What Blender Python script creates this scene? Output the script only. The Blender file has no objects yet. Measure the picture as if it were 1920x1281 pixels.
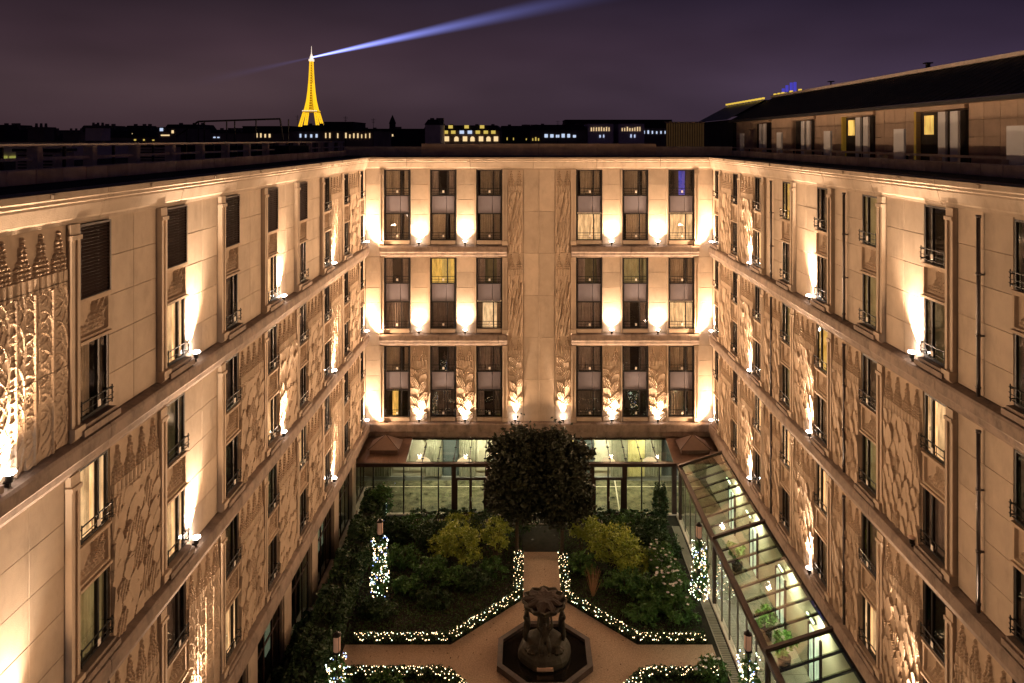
import bpy, math, random
import numpy as np
from mathutils import Matrix, Vector
random.seed(7); rng = np.random.default_rng(7)
R = math.radians
S = bpy.context.scene
COL = S.collection

# ------------------------------------------------------------------ camera, world, exposure
F = 1385.0; X0 = 985.0; Y0 = 262.0; CH = 26.3            # focal length and horizon in photo pixels, camera height in metres
cam = bpy.data.cameras.new('camera'); co = bpy.data.objects.new('camera', cam); COL.objects.link(co)
co.location = (0, 0, CH); co.rotation_euler = (R(90), 0, 0)
cam.sensor_width = 36; cam.lens = F / 1920 * 36
cam.shift_x = (960 - X0) / 1920; cam.shift_y = -(640.5 - Y0) / 1920
cam.clip_start = 0.1; cam.clip_end = 20000
S.camera = co

W = bpy.data.worlds.new('World'); S.world = W; W.use_nodes = True
nt = W.node_tree; nt.nodes.clear()
def wn(t): return nt.nodes.new(t)
out = wn('ShaderNodeOutputWorld'); bg = wn('ShaderNodeBackground'); tc = wn('ShaderNodeTexCoord')
sep = wn('ShaderNodeSeparateXYZ'); nt.links.new(tc.outputs['Generated'], sep.inputs[0])
def ramp(stops):
    r = wn('ShaderNodeValToRGB'); e = r.color_ramp.elements
    e[0].position, e[0].color = stops[0][0], (*stops[0][1], 1)
    e[1].position, e[1].color = stops[-1][0], (*stops[-1][1], 1)
    for p, c in stops[1:-1]:
        k = e.new(p); k.color = (*c, 1)
    return r
SKY_L = ramp([(0, (.006, .004, .005)), (.49, (.050, .022, .029)), (.53, (.074, .036, .044)), (.56, (.056, .026, .036)), (.60, (.027, .0145, .0235)), (.66, (.0135, .0095, .019)), (1, (.006, .005, .012))])
SKY_R = ramp([(0, (.006, .004, .005)), (.49, (.038, .020, .036)), (.53, (.056, .031, .062)), (.56, (.040, .021, .044)), (.60, (.026, .015, .038)), (.66, (.016, .0105, .032)), (1, (.006, .005, .012))])
mz = wn('ShaderNodeMath'); mz.operation = 'MULTIPLY_ADD'; mz.inputs[1].default_value = .5; mz.inputs[2].default_value = .5
nt.links.new(sep.outputs['Z'], mz.inputs[0])
ns = wn('ShaderNodeTexNoise'); ns.inputs['Scale'].default_value = 2.2; ns.inputs['Detail'].default_value = 3
mp = wn('ShaderNodeMapping'); mp.inputs['Scale'].default_value = (1, 1, 3.5)
nt.links.new(tc.outputs['Generated'], mp.inputs[0]); nt.links.new(mp.outputs[0], ns.inputs['Vector'])
mx = wn('ShaderNodeMixRGB')
for r_ in (SKY_L, SKY_R):
    for e_ in r_.color_ramp.elements:
        c_ = e_.color; dk = .8 if e_.position > .58 else 1.06 if e_.position > .5 else 1
        e_.color = (c_[0] * .88 * dk, c_[1] * 1.06 * dk, c_[2] * 1.02 * dk, 1)
xr = wn('ShaderNodeMapRange'); xr.inputs[1].default_value = -.35; xr.inputs[2].default_value = .6
nt.links.new(sep.outputs['X'], xr.inputs[0]); nt.links.new(xr.outputs[0], mx.inputs[0])
for r_ in (SKY_L, SKY_R): nt.links.new(mz.outputs[0], r_.inputs[0])
nt.links.new(SKY_L.outputs[0], mx.inputs[1]); nt.links.new(SKY_R.outputs[0], mx.inputs[2])
m2 = wn('ShaderNodeMixRGB'); m2.blend_type = 'MULTIPLY'; m2.inputs[0].default_value = 1
nr = wn('ShaderNodeMapRange'); nr.inputs[1].default_value = .3; nr.inputs[2].default_value = .7; nr.inputs[3].default_value = .66; nr.inputs[4].default_value = 1.22
nt.links.new(ns.outputs[0], nr.inputs[0]); nt.links.new(mx.outputs[0], m2.inputs[1]); nt.links.new(nr.outputs[0], m2.inputs[2])
nt.links.new(m2.outputs[0], bg.inputs[0]); bg.inputs[1].default_value = 1.0
nt.links.new(bg.outputs[0], out.inputs[0])

S.view_settings.view_transform = 'Standard'; S.view_settings.look = 'None'
S.view_settings.exposure = 0; S.view_settings.gamma = 1; S.view_settings.use_curve_mapping = False
S.render.engine = 'CYCLES'
S.cycles.max_bounces = 8; S.cycles.diffuse_bounces = 6; S.cycles.transparent_max_bounces = 24
S.cycles.sample_clamp_indirect = 6; S.cycles.use_light_tree = True
UP_W = 5200.0          # narrow beam of each facade uplight, watts
FILL_W = 1700.0        # wide fill spot added beside each lamp to brighten the courtyard
WARM = (1.0, .73, .50)
GALW = 210.0

# ------------------------------------------------------------------ materials
MATS = {}
def mat(name, col, rough=.8, var=.12, nscale=2.0, bump=0.0, bscale=20, metal=0, spec=.3, emit=None, estr=0, rand=0.0, col2=None):
    m = bpy.data.materials.new(name); m.use_nodes = True; MATS[name] = m
    t = m.node_tree; b = t.nodes['Principled BSDF']
    b.inputs['Roughness'].default_value = rough; b.inputs['Metallic'].default_value = metal
    b.inputs['Specular IOR Level'].default_value = spec
    tc = t.nodes.new('ShaderNodeTexCoord')
    n = t.nodes.new('ShaderNodeTexNoise'); n.inputs['Scale'].default_value = nscale; n.inputs['Detail'].default_value = 6
    n.inputs['Roughness'].default_value = .65
    g = t.nodes.new('ShaderNodeNewGeometry')
    t.links.new(g.outputs['Position'], n.inputs['Vector'])
    cr = t.nodes.new('ShaderNodeMixRGB')
    c1 = tuple(c * (1 - var) for c in col) if col2 is None else col
    c2 = tuple(min(1, c * (1 + var)) for c in col) if col2 is None else col2
    cr.inputs[1].default_value = (*c1, 1); cr.inputs[2].default_value = (*c2, 1)
    mr = t.nodes.new('ShaderNodeMapRange'); mr.inputs[1].default_value = .3; mr.inputs[2].default_value = .7
    t.links.new(n.outputs[0], mr.inputs[0]); t.links.new(mr.outputs[0], cr.inputs[0])
    last = cr.outputs[0]
    if rand:
        oi = t.nodes.new('ShaderNodeObjectInfo'); hs = t.nodes.new('ShaderNodeMapRange')
        hs.inputs[3].default_value = 1 - rand; hs.inputs[4].default_value = 1 + rand
        t.links.new(oi.outputs['Random'], hs.inputs[0])
        ml = t.nodes.new('ShaderNodeMixRGB'); ml.blend_type = 'MULTIPLY'; ml.inputs[0].default_value = 1
        t.links.new(last, ml.inputs[1]); t.links.new(hs.outputs[0], ml.inputs[2]); last = ml.outputs[0]
    t.links.new(last, b.inputs['Base Color'])
    if bump:
        n2 = t.nodes.new('ShaderNodeTexNoise'); n2.inputs['Scale'].default_value = bscale; n2.inputs['Detail'].default_value = 5
        t.links.new(g.outputs['Position'], n2.inputs['Vector'])
        bp = t.nodes.new('ShaderNodeBump'); bp.inputs['Strength'].default_value = bump; bp.inputs['Distance'].default_value = .03
        t.links.new(n2.outputs[0], bp.inputs['Height']); t.links.new(bp.outputs[0], b.inputs['Normal'])
    if emit:
        b.inputs['Emission Color'].default_value = (*emit, 1); b.inputs['Emission Strength'].default_value = estr
        if name.startswith(('curtain', 'room', 'doorway')):      # noise put into the glow in place of shading by folds and furniture
            n3 = t.nodes.new('ShaderNodeTexNoise'); n3.inputs['Scale'].default_value = 1.6; n3.inputs['Detail'].default_value = 4
            mp3 = t.nodes.new('ShaderNodeMapping'); mp3.inputs['Scale'].default_value = (3.5, 3.5, .9)
            t.links.new(g.outputs['Position'], mp3.inputs[0]); t.links.new(mp3.outputs[0], n3.inputs['Vector'])
            r3 = t.nodes.new('ShaderNodeMapRange'); r3.inputs[1].default_value = .3; r3.inputs[2].default_value = .7; r3.inputs[3].default_value = estr * .3; r3.inputs[4].default_value = estr * 1.5
            t.links.new(n3.outputs[0], r3.inputs[0]); t.links.new(r3.outputs[0], b.inputs['Emission Strength'])
        m.cycles.emission_sampling = 'NONE' if name.startswith('far_') else 'AUTO'
    return m
def stain(m, dark=.62, lo=.52, hi=.75, sc=(.9, .9, .35)):
    """weather streaks and blotches on stone"""
    t = m.node_tree; b = t.nodes['Principled BSDF']; src = b.inputs['Base Color'].links[0].from_socket
    g = t.nodes.new('ShaderNodeNewGeometry'); mpn = t.nodes.new('ShaderNodeMapping'); mpn.inputs['Scale'].default_value = sc
    n = t.nodes.new('ShaderNodeTexNoise'); n.inputs['Scale'].default_value = 1.6; n.inputs['Detail'].default_value = 8; n.inputs['Roughness'].default_value = .7
    r = t.nodes.new('ShaderNodeMapRange'); r.inputs[1].default_value = lo; r.inputs[2].default_value = hi; r.inputs[3].default_value = 1; r.inputs[4].default_value = dark
    ml = t.nodes.new('ShaderNodeMixRGB'); ml.blend_type = 'MULTIPLY'; ml.inputs[0].default_value = 1
    t.links.new(g.outputs['Position'], mpn.inputs[0]); t.links.new(mpn.outputs[0], n.inputs['Vector']); t.links.new(n.outputs[0], r.inputs[0])
    t.links.new(src, ml.inputs[1]); t.links.new(r.outputs[0], ml.inputs[2]); t.links.new(ml.outputs[0], b.inputs['Base Color'])
STONE = mat('stone', (.46, .36, .27), .85, .10, 1.3, .14, 40, rand=.12); stain(STONE, .76)
CARVED = mat('carved_stone', (.42, .315, .225), .88, .12, 2.5, .15, 30, rand=.05); stain(CARVED, .78)
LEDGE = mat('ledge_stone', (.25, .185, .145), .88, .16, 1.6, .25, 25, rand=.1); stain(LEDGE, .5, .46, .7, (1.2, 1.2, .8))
CORN = mat('cornice_stone', (.36, .28, .21), .88, .12, 1.4, .2, 25, rand=.08); stain(CORN, .6)
CORE = mat('wall_core', (.20, .15, .11), .9, .1)
DARKM = mat('dark_frame', (.022, .018, .017), .45, .1, metal=.3)
RAIL = mat('rail_metal', (.015, .013, .012), .4, .1, metal=.5)
SPAN = mat('grey_spandrel', (.17, .15, .17), .5, .06, 3)
BROWN = mat('brown_metal', (.045, .026, .020), .5, .15, 5, metal=.3)
COPPER = mat('copper_roof', (.12, .07, .05), .5, .3, 1.5, .15, 12, metal=.3)
ZINC = mat('zinc_roof', (.035, .033, .036), .6, .25, 1.2, .2, 8)
ROOFD = mat('roof_deck', (.02, .018, .02), .9, .3, .6, .3, 10)
PARA = mat('parapet_stone', (.62, .52, .44), .9, .2, 2, .2, 20, rand=.15)
WHITE = mat('white_plate', (.75, .68, .6), .6, .03)
CURT = mat('curtain_pale', (.6, .52, .42), .9, .15, 3, rand=.3)
CURTD = mat('curtain_dark', (.42, .36, .34), .9, .2, 3, rand=.45)
ROOM = mat('room_dark', (.06, .05, .045), .9, .3, 1.2)
CURTL = mat('curtain_lit', (.7, .55, .38), .9, .15, 2, emit=(1, .66, .33), estr=1.0)
CURTY = mat('curtain_yellow', (.7, .55, .2), .9, .15, 2, emit=(1, .62, .14), estr=.8)
CURTG = mat('curtain_dim_lit', (.5, .42, .25), .9, .15, 2, emit=(.62, .50, .2), estr=.3)
CURTB = mat('curtain_blue', (.1, .12, .6), .9, .1, 2, emit=(.10, .12, .9), estr=.55)
ROOML = mat('room_lit', (.7, .55, .38), .9, .3, .8, emit=(1, .7, .38), estr=1.1)
ROOMY = mat('room_yellow', (.6, .5, .2), .9, .3, .8, emit=(.9, .65, .22), estr=.6)
ROOMG = mat('room_dim', (.3, .25, .16), .9, .3, .8, emit=(.35, .28, .12), estr=.12)
LENS = mat('lamp_lens', (1, 1, 1), .3, 0, emit=(1, .88, .78), estr=55)
LENSOFF = mat('lamp_lens_off', (.7, .5, .4), .3, 0)
GRAVEL = mat('gravel', (.42, .30, .215), .95, .35, 14, .8, 45)
SOIL = mat('garden_soil', (.018, .015, .009), .95, .5, 3, .5, 20)
GRND = mat('city_ground', (.02, .018, .018), .95, .4, .05)
LEAF = mat('leaf_dark', (.028, .06, .018), .6, .45, 3)
LEAFT = mat('leaf_tree', (.022, .026, .011), .6, .45, 2)
LEAFY = mat('leaf_yellow_green', (.10, .17, .02), .6, 0, 2.0, col2=(.42, .46, .06))
LEAFG = mat('leaf_green', (.06, .14, .03), .6, .45, 3)
GRASS = mat('grass_blades', (.035, .075, .016), .7, .5, 1.5)
REED = mat('dry_reed', (.35, .20, .10), .8, .3)
PETAL = mat('flower_white', (.75, .7, .68), .7, .06)
BARK = mat('bark', (.06, .045, .03), .9, .3, 8, .5, 20)
BRONZE = mat('weathered_bronze', (.042, .035, .024), .6, .4, 6, .3, 20, metal=.25)
BASE = mat('basin_stone', (.06, .04, .034), .5, .4, 4, .3, 20)
CREAM = mat('cream_panel', (.6, .55, .42), .7, .04)
CEIL = mat('ceiling_paint', (.6, .58, .5), .8, .03)
TILE = mat('pale_floor_tile', (.24, .22, .17), .35, .15, 1.5, rand=.1)
MARBLE = mat('green_floor', (.015, .018, .009), .22, 0, 1.6, col2=(.24, .22, .13))
STRIP = mat('tube_light', (1, 1, 1), .4, 0, emit=(.9, 1, .85), estr=6)
SHADE = mat('lamp_shade', (.9, .8, .65), .6, .02, emit=(1, .82, .55), estr=.9)
LANT = mat('lantern_glass', (.55, .36, .26), .6, .08, emit=(1, .55, .35), estr=.10)
FAIRYW = mat('fairy_warm', (1, .9, .7), .4, 0, emit=(1, .68, .36), estr=7)
FAIRYB = mat('fairy_blue', (.5, .6, 1), .4, 0, emit=(.30, .42, 1), estr=3.6)
FAIRYC = mat('fairy_cool', (.9, 1, .9), .4, 0, emit=(.8, 1, .75), estr=5)
GOLD = mat('far_floodlit_iron', (.3, .2, .05), .6, 0, .04, emit=(1, .56, .015), estr=1.15)  # tower floodlighting put in as a glow of the iron
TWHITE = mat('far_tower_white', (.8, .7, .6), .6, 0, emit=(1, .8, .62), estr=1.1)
TIRON = mat('far_dim_lit_iron', (.15, .09, .02), .6, 0, emit=(.7, .33, .01), estr=.3)  # weaker floodlighting on the inner iron, also put in as glow
FARW = mat('far_window_warm', (.8, .7, .4), .6, 0, emit=(1, .72, .36), estr=1.0)
FARY = mat('far_window_yellow', (.8, .7, .2), .6, 0, emit=(.85, .62, .12), estr=.75)
FARC = mat('far_window_cool', (.7, .8, .9), .6, 0, emit=(.62, .75, 1), estr=.9)
FARG = mat('far_window_green', (.4, .45, .15), .6, 0, emit=(.42, .42, .09), estr=.6)
FARWALL = mat('far_wall', (.20, .15, .14), .9, .3, .2)
FARPALE = mat('far_pale_wall', (.75, .62, .56), .9, .2, .3)
FARROOF = mat('far_roof', (.035, .03, .036), .8, .3, .2)
PENT = mat('penthouse_stone', (.50, .38, .29), .9, .15, 1.0, .2, 15, rand=.06)
PANELW = mat('pale_screen', (.75, .76, .78), .5, .05)
YEL = mat('yellow_lit_reveal', (.5, .35, .08), .8, .1, emit=(.8, .45, .06), estr=.07)  # doorway light on the reveals, put in as yellow colour and glow
BLUESIGN = mat('far_blue_lights', (.1, .1, .6), .6, 0, emit=(.12, .10, .85), estr=.5)

def glassmat(name, refl, tint):
    m = bpy.data.materials.new(name); m.use_nodes = True; t = m.node_tree; t.nodes.clear()
    o = t.nodes.new('ShaderNodeOutputMaterial'); mx = t.nodes.new('ShaderNodeMixShader')
    tr = t.nodes.new('ShaderNodeBsdfTransparent'); gl = t.nodes.new('ShaderNodeBsdfGlossy'); fr = t.nodes.new('ShaderNodeFresnel')
    ad = t.nodes.new('ShaderNodeMath'); ad.operation = 'ADD'; ad.use_clamp = True; ad.inputs[1].default_value = refl
    fr.inputs[0].default_value = 1.45; gl.inputs['Roughness'].default_value = .02; tr.inputs[0].default_value = (*tint, 1)
    n = t.nodes.new('ShaderNodeTexNoise'); n.inputs['Scale'].default_value = .9
    g = t.nodes.new('ShaderNodeNewGeometry'); t.links.new(g.outputs['Position'], n.inputs['Vector'])
    bp = t.nodes.new('ShaderNodeBump'); bp.inputs['Strength'].default_value = .12; bp.inputs['Distance'].default_value = .05
    t.links.new(n.outputs[0], bp.inputs['Height']); t.links.new(bp.outputs[0], gl.inputs['Normal'])
    t.links.new(fr.outputs[0], ad.inputs[0])
    fr_ = t.nodes.new('ShaderNodeMath'); fr_.operation = 'SUBTRACT'; fr_.inputs[0].default_value = 1; t.links.new(g.outputs['Backfacing'], fr_.inputs[1])
    fm = t.nodes.new('ShaderNodeMath'); fm.operation = 'MULTIPLY'; t.links.new(ad.outputs[0], fm.inputs[0]); t.links.new(fr_.outputs[0], fm.inputs[1])
    t.links.new(fm.outputs[0], mx.inputs[0])
    t.links.new(tr.outputs[0], mx.inputs[1]); t.links.new(gl.outputs[0], mx.inputs[2]); t.links.new(mx.outputs[0], o.inputs[0])
    return m
GLASS = glassmat('window_glass', .07, (.82, .80, .78))
GLASSR = glassmat('gallery_roof_glass', .16, (.80, .84, .74))
GLASSG = glassmat('gallery_glass', .05, (.86, .87, .80))
WATER = mat('dark_water', (.012, .010, .009), .06, .2, 2, .25, 6, spec=.5)

# ------------------------------------------------------------------ mesh helpers
class MB:
    def __init__(s): s.v = []; s.f = []; s.mi = []
    def add(s, v, f, mi=0):
        n = len(s.v); s.v += [tuple(p) for p in v]; s.f += [tuple(i + n for i in q) for q in f]; s.mi += [mi] * len(f); return s
    def box(s, x0, x1, y0, y1, z0, z1, mi=0):
        return s.add([(x0, y0, z0), (x1, y0, z0), (x1, y1, z0), (x0, y1, z0), (x0, y0, z1), (x1, y0, z1), (x1, y1, z1), (x0, y1, z1)],
                     [(0, 3, 2, 1), (4, 5, 6, 7), (0, 1, 5, 4), (1, 2, 6, 5), (2, 3, 7, 6), (3, 0, 4, 7)], mi)
    def slab(s, x0, x1, y0, y1, z0, z1, b=.015, mi=0):
        """box with a bevelled front (front is y0)"""
        s.add([(x0, y1, z0), (x1, y1, z0), (x1, y1, z1), (x0, y1, z1), (x0, y0 + b, z0), (x1, y0 + b, z0), (x1, y0 + b, z1), (x0, y0 + b, z1),
               (x0 + b, y0, z0 + b), (x1 - b, y0, z0 + b), (x1 - b, y0, z1 - b), (x0 + b, y0, z1 - b)],
              [(0, 1, 2, 3), (0, 4, 5, 1), (1, 5, 6, 2), (2, 6, 7, 3), (3, 7, 4, 0), (4, 8, 9, 5), (5, 9, 10, 6), (6, 10, 11, 7), (7, 11, 8, 4), (8, 11, 10, 9)], mi); return s
    def tube(s, a, b, r, r2=None, n=6, mi=0, cap=True):
        a = Vector(a); b = Vector(b); r2 = r if r2 is None else r2; d = (b - a)
        if d.length < 1e-6: return s
        d.normalize(); u = d.orthogonal().normalized(); w = d.cross(u)
        vs = [a + (u * math.cos(2 * math.pi * i / n) + w * math.sin(2 * math.pi * i / n)) * r for i in range(n)] + \
             [b + (u * math.cos(2 * math.pi * i / n) + w * math.sin(2 * math.pi * i / n)) * r2 for i in range(n)]
        fs = [(i, (i + 1) % n, n + (i + 1) % n, n + i) for i in range(n)]
        if cap: fs += [tuple(range(n - 1, -1, -1)), tuple(range(n, 2 * n))]
        return s.add(vs, fs, mi)
    def bar(s, a, b, w, h=None, mi=0): return s.tube(a, b, w * .7, n=4, mi=mi)
    def lathe(s, prof, n=16, c=(0, 0), mi=0, wob=None):
        vs = []
        for r, z in prof:
            for i in range(n):
                a = 2 * math.pi * i / n; q = r * (1 + (wob(a, z) if wob else 0)); vs.append((c[0] + q * math.cos(a), c[1] + q * math.sin(a), z))
        fs = [(k * n + i, k * n + (i + 1) % n, (k + 1) * n + (i + 1) % n, (k + 1) * n + i) for k in range(len(prof) - 1) for i in range(n)]
        fs += [tuple(range(n - 1, -1, -1)), tuple((len(prof) - 1) * n + i for i in range(n))]
        return s.add(vs, fs, mi)
    def extr(s, prof, s0, s1, m0=0, m1=0, mi=0):
        """extrude a (d outward, z) profile along x; ends mitred by m*d"""
        n = len(prof)
        vs = [(s0 + m0 * d, -d, z) for d, z in prof] + [(s1 + m1 * d, -d, z) for d, z in prof]
        fs = [(i, (i + 1) % n, n + (i + 1) % n, n + i) for i in range(n)] + [tuple(range(n - 1, -1, -1)), tuple(range(n, 2 * n))]
        return s.add(vs, fs, mi)
    def mesh(s, name, mats, smooth=False):
        me = bpy.data.meshes.new(name); me.from_pydata(s.v, [], s.f)
        for m in (mats if isinstance(mats, (list, tuple)) else [mats]): me.materials.append(m)
        if len(me.materials) > 1: me.polygons.foreach_set('material_index', s.mi)
        if smooth: me.polygons.foreach_set('use_smooth', [True] * len(me.polygons))
        me.update(); return me
def link(name, me, parent=None, loc=(0, 0, 0), rz=0, kind=None, label=None, cat=None, group=None, rot=None):
    o = bpy.data.objects.new(name, me); COL.objects.link(o); o.location = loc
    o.rotation_euler = rot if rot else (0, 0, rz)
    if parent: o.parent = parent
    if kind: o['kind'] = kind
    if label: o['label'] = label
    if cat: o['category'] = cat
    if group: o['group'] = group
    return o
def thing(name, label, cat, loc=(0, 0, 0), rz=0, group=None): return link(name, None, None, loc, rz, None, label, cat, group)
CACHE = {}
def cached(key, fn):
    if key not in CACHE: CACHE[key] = fn()
    return CACHE[key]
def leaves(pts, size, name, mats, up=.3, mi=None):
    """a mesh of leaf-sized quads at pts"""
    n = len(pts); pts = np.asarray(pts)
    a = rng.normal(size=(n, 3)); a[:, 2] *= .6; a /= np.linalg.norm(a, axis=1)[:, None]
    b = np.cross(a, rng.normal(size=(n, 3)) + [0, 0, up]); b /= np.linalg.norm(b, axis=1)[:, None]
    sz = size * rng.uniform(.6, 1.3, (n, 1)); l = a * sz; w = b * sz * .5
    v = np.stack([pts - l, pts + w - l * .1, pts + l, pts - w - l * .1], 1).reshape(-1, 3)
    me = bpy.data.meshes.new(name); me.vertices.add(4 * n); me.vertices.foreach_set('co', v.ravel().astype(np.float32))
    me.loops.add(4 * n); me.loops.foreach_set('vertex_index', np.arange(4 * n, dtype=np.int32))
    me.polygons.add(n); me.polygons.foreach_set('loop_start', np.arange(0, 4 * n, 4, dtype=np.int32)); me.polygons.foreach_set('loop_total', np.full(n, 4, dtype=np.int32))
    for m in (mats if isinstance(mats, (list, tuple)) else [mats]): me.materials.append(m)
    if mi is not None: me.polygons.foreach_set('material_index', np.asarray(mi, dtype=np.int32))
    me.update(calc_edges=True); me.validate(); return me
def blob_pts(blobs, n):
    """points gathered towards the surface of several ellipsoids, in clumps"""
    out = []; vol = np.array([b[3] * b[4] * b[5] for b in blobs]); vol = vol / vol.sum()
    for b, q in zip(blobs, vol):
        k = max(4, int(n * q)); nc = max(5, int(k / 22)); d = rng.normal(size=(nc, 3)); d /= np.linalg.norm(d, axis=1)[:, None]
        c = d * (rng.uniform(.35, 1.0, (nc, 1)) ** .6)
        p = c[rng.integers(0, nc, k)] + rng.normal(size=(k, 3)) * .11
        out.append(p * np.array(b[3:6]) + np.array(b[:3]))
    return np.concatenate(out)
def bulbs(pts, r, name, mats, mi):
    mb = MB()
    r0 = r
    for p, m in zip(pts, mi):
        x, y, z = p; r = r0 * random.uniform(.6, 1.25)
        mb.add([(x - r, y, z), (x, y - r, z), (x + r, y, z), (x, y + r, z), (x, y, z + r * 1.3), (x, y, z - r * 1.3)],
               [(0, 1, 4), (1, 2, 4), (2, 3, 4), (3, 0, 4), (1, 0, 5), (2, 1, 5), (3, 2, 5), (0, 3, 5)], int(m))
    return mb.mesh(name, mats)

# ------------------------------------------------------------------ ground, lawn, path
link('ground', MB().add([(-9000, -500, -.02), (9000, -500, -.02), (9000, 12000, -.02), (-9000, 12000, -.02)], [(0, 1, 2, 3)]).mesh('ground', GRND), kind='structure')
link('garden_ground', MB().add([(-11.9, 8, 0), (10.7, 8, 0), (10.7, 51.8, 0), (-11.9, 51.8, 0)], [(0, 1, 2, 3)]).mesh('garden_ground', SOIL), kind='structure')
GX, GY = .97, 37.5
gp = [(-1.08, 9.6), (-1.08, 4.75), (-4.85, .95), (-10.35, .95), (-10.35, -.95), (-4.85, -.95), (-1.08, -4.75), (-1.08, -20), (1.08, -20), (1.08, -4.75), (4.85, -.95), (8.75, -.95), (8.75, .95), (4.85, .95), (1.08, 4.75), (1.08, 9.6)]
path = MB(); path.add([(GX + x, GY + y, .012) for x, y in gp], [tuple(range(len(gp)))])
link('gravel_path', path.mesh('gravel_path', GRAVEL), kind='structure')

# ------------------------------------------------------------------ the hotel
XL, XR, ZB = -11.9, 13.94, 55.0
CXB = 1.03
NEAR = 9.0
hotel = thing('hotel_building', 'pale stone hotel of six upper floors wrapping three sides of the courtyard', 'building')
WING = {'L': ((XL, 0), R(90)), 'R': ((XR, 0), R(-90)), 'B': ((0, ZB), 0)}
def place(wing, s, d, z):
    (ox, oy), a = WING[wing]; lx, ly = s, -d
    return (ox + math.cos(a) * lx - math.sin(a) * ly, oy + math.sin(a) * lx + math.cos(a) * ly, z), a
def put(name, me, wing, s, z=0, d=0, kind=None, label=None):
    p, a = place(wing, s, d, z); return link(name, me, hotel, p, a, kind, label)
def sy(wing, y): return y if wing == 'L' else -y        # depth in the courtyard -> s on a side wing
TIERS = [24.1, 17.56, 10.99]                             # top of each two-storey tier
TB = [18.44, 11.87, 5.30]                                # its bottom = top of the ledge

# cores (set back behind the cladding), ends above the ground floor
mb = MB().box(-26, XL - .62, NEAR - 3, 70, 4.12, 24.95); link('wall', mb.mesh('wall', CORE), hotel)
mb = MB().box(XR + .62, 30, NEAR - 3, 70, 4.12, 24.95); link('wall', mb.mesh('wall', CORE), hotel)
mb = MB().box(XL - .62, XR + .62, ZB + .62, 69, 4.12, 24.95); link('wall', mb.mesh('wall', CORE), hotel)
mb = MB().box(XR + .02, 30, NEAR - 3, 57, 0, 4.10); link('wall', mb.mesh('wall', CREAM), hotel)
mb = MB().box(-26, XL - 3.2, NEAR - 3, 70, 0, 4.10); link('wall', mb.mesh('wall', ROOM), hotel)

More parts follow.
